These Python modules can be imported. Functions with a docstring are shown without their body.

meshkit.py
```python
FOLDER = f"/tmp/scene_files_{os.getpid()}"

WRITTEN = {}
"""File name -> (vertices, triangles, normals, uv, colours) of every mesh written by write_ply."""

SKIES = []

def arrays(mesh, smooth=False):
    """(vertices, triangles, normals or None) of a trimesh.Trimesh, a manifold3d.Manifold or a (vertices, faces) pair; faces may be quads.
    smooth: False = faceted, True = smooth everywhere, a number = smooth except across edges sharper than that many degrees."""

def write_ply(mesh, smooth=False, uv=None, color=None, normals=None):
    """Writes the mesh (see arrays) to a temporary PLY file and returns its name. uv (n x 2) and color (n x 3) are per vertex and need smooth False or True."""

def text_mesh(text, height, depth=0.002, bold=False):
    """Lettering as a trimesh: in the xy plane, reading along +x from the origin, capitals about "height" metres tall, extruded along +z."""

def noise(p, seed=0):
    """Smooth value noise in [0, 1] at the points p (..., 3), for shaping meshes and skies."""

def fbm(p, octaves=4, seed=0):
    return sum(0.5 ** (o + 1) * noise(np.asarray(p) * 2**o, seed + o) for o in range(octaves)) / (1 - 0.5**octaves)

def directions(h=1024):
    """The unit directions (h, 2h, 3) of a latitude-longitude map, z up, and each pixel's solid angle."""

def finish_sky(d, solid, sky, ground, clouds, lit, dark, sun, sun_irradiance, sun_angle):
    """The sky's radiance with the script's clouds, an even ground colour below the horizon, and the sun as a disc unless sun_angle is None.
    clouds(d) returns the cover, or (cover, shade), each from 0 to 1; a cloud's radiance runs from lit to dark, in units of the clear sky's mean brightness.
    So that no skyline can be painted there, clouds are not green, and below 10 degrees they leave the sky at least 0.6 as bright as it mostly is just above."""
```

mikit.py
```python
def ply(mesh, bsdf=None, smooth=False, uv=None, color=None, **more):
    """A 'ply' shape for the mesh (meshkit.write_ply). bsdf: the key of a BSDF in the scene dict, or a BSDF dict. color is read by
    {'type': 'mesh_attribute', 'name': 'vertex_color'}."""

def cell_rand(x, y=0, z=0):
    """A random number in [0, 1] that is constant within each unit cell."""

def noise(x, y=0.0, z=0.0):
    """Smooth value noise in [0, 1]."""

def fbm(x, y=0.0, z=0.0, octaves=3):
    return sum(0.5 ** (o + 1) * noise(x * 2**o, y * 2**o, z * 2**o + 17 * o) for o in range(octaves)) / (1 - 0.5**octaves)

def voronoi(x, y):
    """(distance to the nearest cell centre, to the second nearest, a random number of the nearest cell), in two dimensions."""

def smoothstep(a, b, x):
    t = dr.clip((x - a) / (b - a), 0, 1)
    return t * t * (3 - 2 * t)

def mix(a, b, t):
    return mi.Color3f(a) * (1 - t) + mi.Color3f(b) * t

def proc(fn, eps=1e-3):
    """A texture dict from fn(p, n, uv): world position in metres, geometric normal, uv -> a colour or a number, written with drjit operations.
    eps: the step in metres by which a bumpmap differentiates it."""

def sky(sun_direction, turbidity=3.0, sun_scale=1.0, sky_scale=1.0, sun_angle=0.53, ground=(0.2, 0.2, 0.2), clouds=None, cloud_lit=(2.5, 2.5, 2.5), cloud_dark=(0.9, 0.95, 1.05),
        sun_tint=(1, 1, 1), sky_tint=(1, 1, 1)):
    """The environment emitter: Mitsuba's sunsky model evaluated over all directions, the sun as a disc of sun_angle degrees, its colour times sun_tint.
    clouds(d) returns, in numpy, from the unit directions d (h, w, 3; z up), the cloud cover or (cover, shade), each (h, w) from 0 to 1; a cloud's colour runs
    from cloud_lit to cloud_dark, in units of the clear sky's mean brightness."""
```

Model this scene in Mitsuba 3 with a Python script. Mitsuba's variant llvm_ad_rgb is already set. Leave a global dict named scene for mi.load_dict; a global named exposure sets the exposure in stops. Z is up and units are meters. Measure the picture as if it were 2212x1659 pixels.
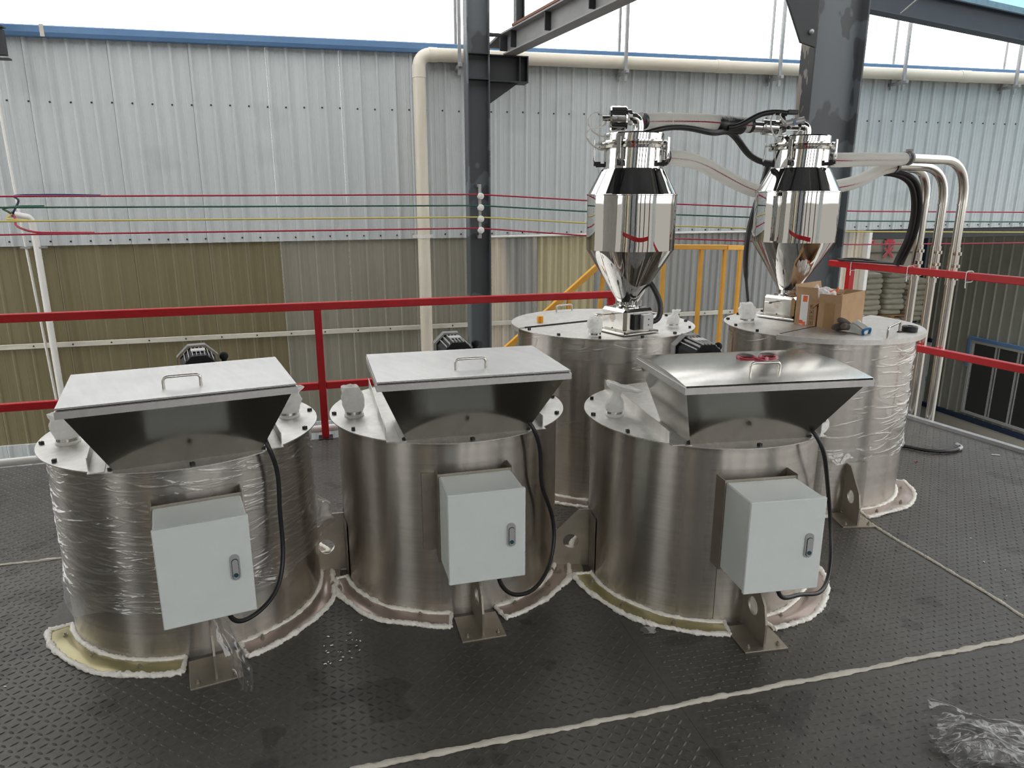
import math, random
import numpy as np, trimesh, manifold3d
import drjit as dr
import mitsuba as mi
import mikit, meshkit
from mikit import noise, fbm, smoothstep, mix, cell_rand, voronoi
from shapely.geometry import Polygon, Point, box as sbox
from scipy.interpolate import CubicSpline

T4 = mi.ScalarTransform4f
scene, labels = {}, {}
rng = np.random.default_rng(7)
R_ = math.radians

# ------------------------------------------------------------------ camera, sky, exposure
PITCH, HEAD = R_(14.297), R_(14.295)
fwd = [math.sin(HEAD) * math.cos(PITCH), math.cos(HEAD) * math.cos(PITCH), -math.sin(PITCH)]
eye = [0.0, 0.0, 1.65]
scene['camera'] = {'type': 'perspective', 'fov': 2 * math.degrees(math.atan(1106 / 1533)), 'fov_axis': 'x', 'near_clip': 0.05, 'far_clip': 200.0,
                   'to_world': T4().look_at(origin=eye, target=[eye[i] + fwd[i] for i in range(3)], up=[0, 0, 1])}
scene['sky'] = mikit.sky((-0.35, 0.55, 0.75), turbidity=4, sun_scale=0.0, ground=(0.25, 0.24, 0.22), clouds=lambda d: np.ones(d.shape[:2]),
                         cloud_lit=(1.0, 1.0, 0.985), cloud_dark=(1.0, 1.0, 0.985))
exposure = 4.38

# ------------------------------------------------------------------ helpers
def mat(name, **d):
    scene[name] = d
    return name

def rgb(r, g, b):
    return {'type': 'rgb', 'value': [r, g, b]}

def s255(r, g, b):
    f = lambda v: (v / 255 / 12.92) if v / 255 <= 0.04045 else ((v / 255 + 0.055) / 1.055) ** 2.4
    return (f(r), f(g), f(b))

def plain(name, col, rough=0.5, spec=0.5, metallic=0.0, **k):
    c = mikit.proc(col) if callable(col) else rgb(*col)
    return mat(name, type='twosided', bsdf={'type': 'principled', 'base_color': c, 'roughness': rough, 'specular': spec, 'metallic': metallic, **k})

def metal(name, refl, a, av=None, bump=None, bscale=1.0, eps=1e-3):
    d = {'type': 'roughconductor', 'material': 'none', 'distribution': 'ggx', 'specular_reflectance': mikit.proc(refl) if callable(refl) else rgb(*refl)}
    if av is None:
        d['alpha'] = a
    else:
        d['alpha_u'], d['alpha_v'] = a, av
    if bump is not None:
        d = {'type': 'bumpmap', 'arbitrary': mikit.proc(bump, eps), 'scale': bscale, 'bsdf': d}
    return mat(name, type='twosided', bsdf=d)

used = set()
def numbered(key):
    k, i = key, 0
    while k in used:
        i += 1
        k = f'{key}_{i:03d}'
    used.add(k)
    return k

def put(key, shape, M=None, label=None, cat=None, group=None, kind=None):
    """One entry of the scene under a fresh key."""
    key = numbered(key)
    scene[key] = dict(shape) if M is None else {**shape, 'to_world': T4(np.asarray(M, float))}
    tag(key, label, cat, group, kind)
    return key

def tag(key, label=None, cat=None, group=None, kind=None):
    d = {k: v for k, v in (('label', label), ('category', cat), ('group', group), ('kind', kind)) if v}
    if d:
        labels[key] = d

def thing(name, label, cat, group=None):
    key = numbered(name)
    tag(key, label, cat, group)
    return key

def S(mesh, m, smooth=False, uv=None):
    return mikit.ply(mesh, m, smooth=smooth, uv=uv)

def mx(x=0, y=0, z=0, rz=0, rx=0, ry=0, s=1.0):
    tm = trimesh.transformations
    M = tm.translation_matrix([x, y, z]) @ tm.rotation_matrix(rz, [0, 0, 1]) @ tm.rotation_matrix(ry, [0, 1, 0]) @ tm.rotation_matrix(rx, [1, 0, 0])
    M[:3, :3] *= s
    return M

def moved(mesh, M):
    m = mesh.copy()
    m.apply_transform(M)
    return m

def cat(*ms):
    return trimesh.util.concatenate([m for x in ms for m in (x if isinstance(x, (list, tuple)) else [x])])

def bx(x0, x1, y0, y1, z0, z1, b=0.0):
    if b <= 0:
        m = trimesh.creation.box([x1 - x0, y1 - y0, z1 - z0])
        m.apply_translation([(x0 + x1) / 2, (y0 + y1) / 2, (z0 + z1) / 2])
        return m
    P = []
    for ax in range(3):
        for sx in (0, 1):
            for sy in (0, 1):
                for sz in (0, 1):
                    p = [(x0, x1)[sx], (y0, y1)[sy], (z0, z1)[sz]]
                    for k in range(3):
                        if k != ax:
                            p[k] += b * (1, -1)[(sx, sy, sz)[k]]
                    P.append(p)
    return trimesh.convex.convex_hull(np.array(P))

def hull(P):
    return trimesh.convex.convex_hull(np.array(P, float))

def cyl(p0, p1, r, n=14):
    return tube([p0, p1], r, n)

def frames(P):
    t = np.gradient(P, axis=0)
    t /= np.linalg.norm(t, axis=1, keepdims=True) + 1e-12
    a = np.cross(t[0], [0, 0, 1.0] if abs(t[0][2]) < 0.9 else [1.0, 0, 0])
    a /= np.linalg.norm(a)
    A = [a]
    for i in range(1, len(P)):
        a = A[-1] - t[i] * (A[-1] @ t[i])
        A.append(a / (np.linalg.norm(a) + 1e-12))
    A = np.array(A)
    return t, A, np.cross(t, A)

def tube(P, r, n=8, caps=True, flat=1.0, jitter=0.0, seed=0):
    """Sweeps a circle along the points; r may vary along them; flat squashes the second axis."""
    P = np.asarray(P, float)
    t, A, B = frames(P)
    r = np.broadcast_to(np.asarray(r, float), (len(P),))
    a = np.arange(n) * 2 * np.pi / n
    rr = r[:, None] * np.ones(n)
    if jitter:
        rr = rr * (1 + jitter * (np.random.default_rng(seed).random((len(P), n)) - 0.5) * 2)
    V = P[:, None] + rr[..., None] * (np.cos(a)[None, :, None] * A[:, None] + flat * np.sin(a)[None, :, None] * B[:, None])
    i, j = np.meshgrid(np.arange(len(P) - 1), np.arange(n), indexing='ij')
    q = np.stack([i * n + j, i * n + (j + 1) % n, (i + 1) * n + (j + 1) % n, (i + 1) * n + j], -1).reshape(-1, 4)
    F = [q[:, [0, 1, 2]], q[:, [0, 2, 3]]]
    V = V.reshape(-1, 3)
    if caps:
        k = len(V)
        V = np.vstack([V, P[0], P[-1]])
        j = np.arange(n)
        F += [np.stack([j * 0 + k, (j + 1) % n, j], 1), np.stack([j * 0 + k + 1, (len(P) - 1) * n + j, (len(P) - 1) * n + (j + 1) % n], 1)]
    return trimesh.Trimesh(V, np.vstack(F), process=False)

def curve(pts, n=40):
    pts = np.asarray(pts, float)
    s = np.r_[0, np.cumsum(np.linalg.norm(np.diff(pts, axis=0), axis=1))]
    return CubicSpline(s, pts)(np.linspace(0, s[-1], n))

def bend(pts, rad=0.05, k=6):
    """A polyline with rounded corners."""
    pts = [np.asarray(p, float) for p in pts]
    out = [pts[0]]
    for a, b, c in zip(pts, pts[1:], pts[2:]):
        u, v = (a - b) / np.linalg.norm(a - b), (c - b) / np.linalg.norm(c - b)
        d = min(rad, 0.48 * np.linalg.norm(a - b), 0.48 * np.linalg.norm(c - b))
        p, q = b + u * d, b + v * d
        for t in np.linspace(0, 1, k):
            out.append((1 - t) ** 2 * p + 2 * t * (1 - t) * b + t * t * q)
    out.append(pts[-1])
    return np.array(out)

def lathe(prof, n=48, a0=0.0, a1=2 * math.pi):
    """Turns (r, z) points about z; returns (mesh, uv) with u around and v along, in metres."""
    prof = np.asarray(prof, float)
    a = np.linspace(a0, a1, n + 1)
    V = np.stack([prof[:, None, 0] * np.cos(a), prof[:, None, 0] * np.sin(a), np.broadcast_to(prof[:, None, 1], (len(prof), n + 1))], -1)
    s = np.r_[0, np.cumsum(np.linalg.norm(np.diff(prof, axis=0), axis=1))]
    uv = np.stack(np.broadcast_arrays(a[None] * max(prof[:, 0].max(), 1e-3), s[:, None]), -1)
    i, j = np.meshgrid(np.arange(len(prof) - 1), np.arange(n), indexing='ij')
    w = n + 1
    q = np.stack([i * w + j, i * w + j + 1, (i + 1) * w + j + 1, (i + 1) * w + j], -1).reshape(-1, 4)
    F = np.vstack([q[:, [0, 1, 2]], q[:, [0, 2, 3]]])
    return trimesh.Trimesh(V.reshape(-1, 3), F, process=False), uv.reshape(-1, 2)

def turned(prof, n=48):
    m, _ = lathe(prof, n)
    m.merge_vertices()
    m.update_faces(m.nondegenerate_faces())
    return m

def ext(poly, h):
    return trimesh.creation.extrude_polygon(poly if isinstance(poly, Polygon) else Polygon(poly), h, engine='earcut')

def ext_y(poly, y0, y1):
    """A polygon in (x, z) pulled along y."""
    m = ext(poly, y1 - y0)
    V = m.vertices
    return trimesh.Trimesh(np.stack([V[:, 0], V[:, 2] + y0, V[:, 1]], 1), m.faces[:, ::-1], process=False)

def ext_x(poly, x0, x1):
    """A polygon in (y, z) pulled along x."""
    m = ext(poly, x1 - x0)
    V = m.vertices
    return trimesh.Trimesh(np.stack([V[:, 2] + x0, V[:, 0], V[:, 1]], 1), m.faces, process=False)

def bar(p0, p1, w, h, up=(0, 0, 1)):
    """A rectangular bar from p0 to p1, w wide and h tall."""
    p0, p1 = np.array(p0, float), np.array(p1, float)
    d = p1 - p0
    L = np.linalg.norm(d)
    d /= L
    s = np.cross(d, up)
    s /= np.linalg.norm(s)
    u = np.cross(s, d)
    M = np.eye(4)
    M[:3, 0], M[:3, 1], M[:3, 2], M[:3, 3] = d, -s, u, (p0 + p1) / 2
    b = min(w, h) * 0.08
    return moved(bx(-L / 2, L / 2, -w / 2, w / 2, -h / 2, h / 2, b), M)

def wob(mesh, amp, freq, seed=0):
    """Pushes the vertices along their normals by smooth noise."""
    n = mesh.vertex_normals
    mesh.vertices = mesh.vertices + n * (amp * (meshkit.fbm(mesh.vertices * freq + 31.7 + seed * 5.1, 3, seed) - 0.5))[:, None]
    return mesh

def ico(r, sub=2, at=(0, 0, 0), sc=(1, 1, 1)):
    m = trimesh.creation.icosphere(sub, r)
    m.apply_scale(sc)
    m.apply_translation(at)
    return m

# ------------------------------------------------------------------ materials
def wall_col(p, n, uv):
    panel = cell_rand(dr.floor((p.x + 20.0) / 0.8), 3.0)
    streak = fbm(p.x * 26.0, p.z * 0.5, 1.0, 3)
    dirt = smoothstep(0.62, 0.8, fbm(p.x * 1.7, p.z * 2.3, 5.0, 3))
    c = mix((0.455, 0.487, 0.493), (0.488, 0.517, 0.524), panel)
    return c * (0.94 + 0.12 * streak) * (1 - 0.07 * dirt)
plain('m_wall', wall_col, 0.42, 0.35)
plain('m_screw', (0.02, 0.018, 0.016), 0.5)
def frp_olive(p, n, uv):
    s = fbm(p.x * 30.0, p.z * 0.6, 2.0, 3)
    t = noise(p.x * 2.2, p.z * 0.3, 9.0)
    return mix((0.125, 0.108, 0.058), (0.205, 0.178, 0.10), 0.6 * s + 0.4 * t)
plain('m_frp_olive', frp_olive, 0.35, 0.5)
def frp_grey(p, n, uv):
    s = fbm(p.x * 34.0, p.z * 0.5, 6.0, 3)
    t = noise(p.x * 1.6, p.z * 0.4, 4.0)
    return mix((0.17, 0.16, 0.125), (0.29, 0.275, 0.225), 0.6 * s + 0.4 * t)
plain('m_frp_grey', frp_grey, 0.33, 0.5)
def frp_pale(p, n, uv):
    s = fbm(p.x * 40.0, p.z * 0.6, 3.0, 3)
    t = noise(p.x * 3.0, p.z * 0.5, 8.0)
    warm = mix((0.25, 0.25, 0.235), (0.52, 0.46, 0.37), smoothstep(0.35, 0.75, t))
    return warm * (0.65 + 0.7 * s)
def frp_cool(p, n, uv):
    s = fbm(p.x * 38.0, p.z * 0.6, 13.0, 3)
    return mix((0.185, 0.19, 0.185), (0.34, 0.345, 0.335), 0.65 * s + 0.35 * noise(p.x * 3.0, p.z * 0.5, 18.0))
plain('m_frp_cool', frp_cool, 0.33, 0.5)
plain('m_frp_pale', frp_pale, 0.33, 0.5)
def frp_yellow(p, n, uv):
    s = fbm(p.x * 40.0, p.z * 0.6, 3.0, 3)
    return mix((0.25, 0.22, 0.125), (0.52, 0.46, 0.29), s)
plain('m_frp_yellow', frp_yellow, 0.33, 0.5)
plain('m_girt', lambda p, n, uv: mix((0.42, 0.40, 0.34), (0.62, 0.6, 0.53), fbm(p.x * 6.0, p.z * 20.0, 1.0)), 0.5)
plain('m_blue', lambda p, n, uv: mix((0.075, 0.16, 0.31), (0.115, 0.22, 0.385), fbm(p.x * 3.0, p.z * 9.0, p.y * 3.0)), 0.45)
plain('m_navy', (0.008, 0.02, 0.05), 0.5)
plain('m_cream', lambda p, n, uv: mix((0.60, 0.55, 0.45), (0.70, 0.655, 0.56), fbm(p.x * 4.0, p.y * 4.0, p.z * 4.0)), 0.35)
plain('m_white_pvc', (0.68, 0.67, 0.64), 0.4)
def col_paint(p, n, uv):
    patch = fbm(p.x * 2.6, p.y * 2.6 + 3.0, p.z * 1.5 + 0.4, 4)
    c = mix((0.062, 0.068, 0.075), (0.108, 0.124, 0.136), smoothstep(0.47, 0.49, patch))
    return c
plain('m_column', col_paint, 0.5, 0.4)
def col_rust(p, n, uv):
    patch = fbm(p.x * 6.0, p.y * 9.0 + 1.0, p.z * 2.6, 4)
    c = mix((0.10, 0.088, 0.076), (0.24, 0.215, 0.19), fbm(p.x * 40.0, p.y * 60.0, p.z * 4.0))
    return mix((0.030, 0.031, 0.032), c, smoothstep(0.42, 0.45, patch))
plain('m_column_worn', col_rust, 0.55, 0.4)
plain('m_steel_dark', (0.028, 0.03, 0.033), 0.5, 0.4)
plain('m_steel_grey', lambda p, n, uv: mix((0.20, 0.20, 0.205), (0.27, 0.27, 0.27), fbm(p.x * 8.0, p.y * 8.0, p.z * 8.0)), 0.5, 0.4)
plain('m_rail_rust', (0.20, 0.105, 0.075), 0.7, 0.3)
plain('m_galv', lambda p, n, uv: mix((0.27, 0.275, 0.28), (0.40, 0.405, 0.41), fbm(p.x * 30.0, p.y * 30.0, p.z * 12.0)), 0.42, 0.5, 0.5)
plain('m_red', lambda p, n, uv: mix((0.42, 0.008, 0.014), (0.50, 0.014, 0.02), fbm(p.x * 12.0, p.y * 12.0, p.z * 12.0)), 0.28, 0.5)
plain('m_yellow', lambda p, n, uv: mix((0.62, 0.30, 0.035), (0.72, 0.37, 0.05), fbm(p.x * 9.0, p.y * 9.0, p.z * 9.0)), 0.4)
plain('m_black', (0.012, 0.012, 0.013), 0.38, 0.5)
plain('m_black_matt', (0.010, 0.010, 0.011), 0.7, 0.3)
plain('m_ceramic', (0.66, 0.65, 0.62), 0.25)
for k, c in (('red', (0.30, 0.012, 0.035)), ('green', (0.012, 0.075, 0.05)), ('yellow', (0.46, 0.38, 0.09)), ('blue', (0.02, 0.03, 0.11))):
    plain('m_wire_' + k, c, 0.45)
def floor_col(p, n, uv):
    grime = fbm(p.x * 2.1, p.y * 2.1, 3.0, 4)
    fine = fbm(p.x * 90.0, p.y * 90.0, 1.0, 2)
    spot = smoothstep(0.68, 0.75, fbm(p.x * 7.3 + 9.0, p.y * 7.3, 7.0, 3))
    c = mix((0.054, 0.050, 0.045), (0.094, 0.087, 0.077), grime) * (0.85 + 0.3 * fine)
    return c * (1 - 0.35 * spot)
def floor_rough(p, n, uv):
    return 0.36 + 0.16 * fbm(p.x * 3.1, p.y * 3.1, 5.0, 3)
mat('m_floor', type='twosided', bsdf={'type': 'principled', 'base_color': mikit.proc(floor_col), 'roughness': mikit.proc(floor_rough), 'specular': 0.5, 'metallic': 0.25})
plain('m_sealant', lambda p, n, uv: mix((0.44, 0.41, 0.345), (0.60, 0.57, 0.50), fbm(p.x * 18.0, p.y * 18.0, p.z * 18.0)), 0.6)
plain('m_seal_white', lambda p, n, uv: mix((0.74, 0.715, 0.65), (0.88, 0.865, 0.81), fbm(p.x * 25.0, p.y * 25.0, p.z * 25.0)), 0.45)
STEEL = (0.57, 0.54, 0.495)
metal('m_brushed', lambda p, n, uv: mi.Color3f(*STEEL) * (0.82 + 0.28 * fbm(uv.x * 1.5, uv.y * 160.0, 2.0, 2)), 0.032, 0.22)
metal('m_satin', lambda p, n, uv: mi.Color3f(0.76, 0.745, 0.715) * (0.76 + 0.22 * fbm(p.x * 16.0, p.y * 12.0, p.z * 9.0, 3) + 0.18 * fbm(p.x * 60.0, p.y * 45.0, 3.0, 2)), 0.20,
      bump=lambda p, n, uv: fbm(p.x * 60.0, p.y * 40.0, p.z * 40.0, 2), bscale=0.0004)
metal('m_lid', lambda p, n, uv: mi.Color3f(0.70, 0.70, 0.69) * (0.84 + 0.14 * fbm(p.x * 60.0 + p.y * 25.0, p.y * 9.0, 1.0, 3) + 0.14 * fbm(p.x * 7.0, p.y * 11.0, 4.0, 3)), 0.17)
metal('m_polished', lambda p, n, uv: mi.Color3f(0.70, 0.69, 0.66) * (0.88 + 0.2 * fbm(p.x * 3.0, p.y * 40.0, 2.0, 3)), 0.03)
metal('m_sheet', (0.35, 0.34, 0.32), 0.03)
mat('m_mirror', type='twosided', bsdf={'type': 'conductor', 'material': 'none', 'specular_reflectance': rgb(0.70, 0.69, 0.67)})
metal('m_pipe', (0.66, 0.635, 0.59), 0.03)
metal('m_bracket', lambda p, n, uv: mi.Color3f(0.42, 0.385, 0.33) * (0.85 + 0.3 * fbm(p.x * 20.0, p.y * 20.0, p.z * 20.0)), 0.28)
plain('m_box', (0.615, 0.655, 0.64), 0.42, 0.45)
plain('m_lock', (0.36, 0.37, 0.375), 0.35, 0.5, 0.2)
plain('m_teal', (0.01, 0.06, 0.075), 0.35)
mat('m_cloth', type='principledthin', base_color=mikit.proc(lambda p, n, uv: mix((0.84, 0.84, 0.82), (0.92, 0.92, 0.905), fbm(p.x * 40.0, p.y * 40.0, p.z * 40.0))), roughness=0.8, diff_trans=0.75, spec_trans=0.0)
plain('m_flange_brown', lambda p, n, uv: mix((0.30, 0.235, 0.205), (0.44, 0.365, 0.33), fbm(p.x * 7.0, p.y * 7.0, 3.0)), 0.24, 0.5, 0.55)
plain('m_flange_olive', lambda p, n, uv: mix((0.29, 0.25, 0.115), (0.42, 0.38, 0.21), fbm(p.x * 7.0, p.y * 7.0, 3.0)), 0.22, 0.5, 0.45)
mat('m_film', type='blendbsdf', weight=0.025, a={'type': 'thindielectric', 'int_ior': 1.8, 'ext_ior': 1.0},
    b={'type': 'twosided', 'bsdf': {'type': 'principled', 'base_color': rgb(0.8, 0.8, 0.8), 'roughness': 0.35}})
mat('m_hose', type='principledthin', base_color=rgb(0.86, 0.86, 0.83), roughness=0.2, diff_trans=0.9, spec_trans=0.0)
plain('m_tube_white', (0.74, 0.74, 0.72), 0.35)
def card_col(p, n, uv):
    return mix((0.36, 0.225, 0.125), (0.46, 0.30, 0.18), fbm(p.x * 22.0, p.y * 22.0, p.z * 22.0))
plain('m_card', card_col, 0.75, 0.2)
plain('m_card_tape', (0.34, 0.20, 0.095), 0.3)
plain('m_card_ink', (0.12, 0.075, 0.045), 0.7)
plain('m_paper', (0.72, 0.72, 0.71), 0.6)
plain('m_orange_ink', (0.72, 0.13, 0.04), 0.6)
plain('m_orange_cap', (0.80, 0.34, 0.02), 0.4)
plain('m_scissor', (0.30, 0.022, 0.04), 0.3)
plain('m_scissor_grip', (0.10, 0.085, 0.085), 0.6)
plain('m_glove_dark', (0.10, 0.085, 0.072), 0.85, 0.2)
plain('m_glove_white', (0.52, 0.51, 0.48), 0.85, 0.2)
plain('m_glove_blue', (0.02, 0.13, 0.30), 0.8, 0.2)
plain('m_greyhouse', lambda p, n, uv: mix((0.215, 0.215, 0.18), (0.265, 0.265, 0.225), fbm(p.y * 12.0, p.z * 1.5, 2.0)), 0.5)
plain('m_plinth', lambda p, n, uv: mix((0.36, 0.34, 0.29), (0.42, 0.40, 0.345), fbm(p.y * 3.0, p.z * 6.0, 2.0)), 0.7)
plain('m_alu', (0.42, 0.42, 0.41), 0.4, 0.5, 0.4)
mat('m_window', type='twosided', bsdf={'type': 'principled', 'base_color': rgb(0.02, 0.022, 0.02), 'roughness': 0.12, 'specular': 0.6})
plain('m_sign', (0.50, 0.53, 0.52), 0.4)
plain('m_sign_teal', (0.02, 0.20, 0.25), 0.4)
plain('m_ink', (0.02, 0.022, 0.03), 0.5)
plain('m_poster_red', (0.36, 0.014, 0.03), 0.5)
plain('m_poster_pale', (0.42, 0.40, 0.37), 0.6)
plain('m_tan', (0.20, 0.18, 0.145), 0.7)
plain('m_sack', lambda p, n, uv: mix((0.30, 0.285, 0.22), (0.46, 0.44, 0.36), fbm(p.x * 8.0, p.y * 8.0, p.z * 30.0)), 0.42, 0.5)
plain('m_concrete', lambda p, n, uv: mix((0.20, 0.195, 0.18), (0.29, 0.28, 0.26), fbm(p.x * 1.2, p.y * 1.2, 2.0, 4)), 0.7)
plain('m_roof_under', lambda p, n, uv: mix((0.13, 0.15, 0.165), (0.19, 0.21, 0.225), noise(p.x * 2.8, p.y * 0.8, 1.0)), 0.6)
plain('m_hall', lambda p, n, uv: mix((0.40, 0.39, 0.35), (0.50, 0.49, 0.45), fbm(p.x * 3.0, p.z * 0.4, 1.0)), 0.5)
mat('m_roof_blue', type='principledthin', base_color=rgb(0.36, 0.64, 0.82), roughness=0.5, diff_trans=1.6, spec_trans=0.0)
plain('m_rafter', (0.030, 0.042, 0.060), 0.5)
plain('m_fin', (0.55, 0.55, 0.55), 0.4, 0.5, 0.3)
plain('m_sticker', lambda p, n, uv: mix((0.10, 0.10, 0.095), (0.36, 0.35, 0.33), smoothstep(0.42, 0.5, fbm(p.x * 40.0, p.y * 40.0, 1.0))), 0.6)
mat('m_light_sheet', type='principledthin', base_color=rgb(0.80, 0.74, 0.58), roughness=0.5, diff_trans=1.2, spec_trans=0.0)
mat('m_film_loose', type='blendbsdf', weight=0.03, a={'type': 'thindielectric', 'int_ior': 2.0, 'ext_ior': 1.0},
    b={'type': 'twosided', 'bsdf': {'type': 'principled', 'base_color': rgb(0.85, 0.85, 0.85), 'roughness': 0.25}})

# ------------------------------------------------------------------ floor: checker plates on a steel platform
DIAM, DOT = 0, 1
def tread(x0, x1, y0, y1, kind, keep):
    p = 0.0305
    i, j = np.meshgrid(np.arange(math.ceil(x0 / p) + 0, math.floor(x1 / p)), np.arange(math.ceil(y0 / p), math.floor(y1 / p)), indexing='ij')
    c = np.stack([(i.ravel() + 0.5) * p, (j.ravel() + 0.5) * p], 1)
    odd = ((i + j) % 2).ravel().astype(bool)
    k = keep(c)
    c, odd = c[k], odd[k]
    out = []
    def stamp(V, F, cc, ang):
        ca, sa = np.cos(ang), np.sin(ang)
        W = np.empty((len(cc), len(V), 3))
        W[..., 0] = cc[:, :1] + ca[:, None] * V[:, 0] - sa[:, None] * V[:, 1]
        W[..., 1] = cc[:, 1:2] + sa[:, None] * V[:, 0] + ca[:, None] * V[:, 1]
        W[..., 2] = V[:, 2]
        FF = (F[None] + (np.arange(len(cc)) * len(V))[:, None, None]).reshape(-1, 3)
        out.append(trimesh.Trimesh(W.reshape(-1, 3), FF, process=False))
    def lens(L, w, h):
        V = np.array([[-L / 2, 0, 0], [-L * 0.18, -w / 2, 0], [L * 0.18, -w / 2, 0], [L / 2, 0, 0], [L * 0.18, w / 2, 0], [-L * 0.18, w / 2, 0], [-L * 0.26, 0, h], [L * 0.26, 0, h]])
        F = np.array([[0, 1, 6], [1, 2, 7], [1, 7, 6], [2, 3, 7], [3, 4, 7], [4, 5, 6], [4, 6, 7], [5, 0, 6]])
        return V, F
    if kind == DIAM:
        V, F = lens(0.030, 0.0085, 0.0024)
        stamp(V, F, c, np.where(odd, R_(38), R_(-38)))
    else:
        V, F = lens(0.030, 0.0050, 0.0018)
        stamp(V, F, c[odd], np.full(odd.sum(), R_(-4)))
        a = np.arange(8) * np.pi / 4
        V = np.vstack([np.stack([0.0068 * np.cos(a), 0.0068 * np.sin(a), 0 * a], 1), np.stack([0.0050 * np.cos(a), 0.0050 * np.sin(a), 0 * a + 0.0022], 1), [[0, 0, 0.0025]]])
        j = np.arange(8)
        F = np.vstack([np.stack([j, (j + 1) % 8, (j + 1) % 8 + 8], 1), np.stack([j, (j + 1) % 8 + 8, j + 8], 1), np.stack([j + 8, (j + 1) % 8 + 8, j * 0 + 16], 1)])
        stamp(V, F, c[~odd], np.zeros((~odd).sum()))
    return cat(out)

DRUMS = [(-0.615, 3.041), (0.484, 3.079), (1.573, 2.740)]
TANKS = [(1.582, 3.987), (2.770, 3.555)]
BACK = lambda x: 4.99 + 0.044 * (x + 2.1) - 0.02          # the platform's back edge
RIGHT = lambda y: 4.358 + (4.464 - y) * 0.1507             # and its right edge
def seen(c):
    w = np.stack([c[:, 0], c[:, 1], 0 * c[:, 0] - 1.65], 1) @ np.array(fwd)
    u = (c[:, 0] * math.cos(HEAD) - c[:, 1] * math.sin(HEAD)) / np.maximum(w, 0.1)
    ok = (w > 0.9) & (np.abs(u) < 0.95)
    for q in DRUMS + TANKS:
        ok &= np.hypot(c[:, 0] - q[0], c[:, 1] - q[1]) > 0.575
    return ok & (c[:, 1] < BACK(c[:, 0]) - 0.03) & (c[:, 0] < RIGHT(c[:, 1]) - 0.04)
labels['floor'] = {'label': 'dark checker plate platform floor', 'kind': 'structure'}
used.add('floor')
G = 0.0004
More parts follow.
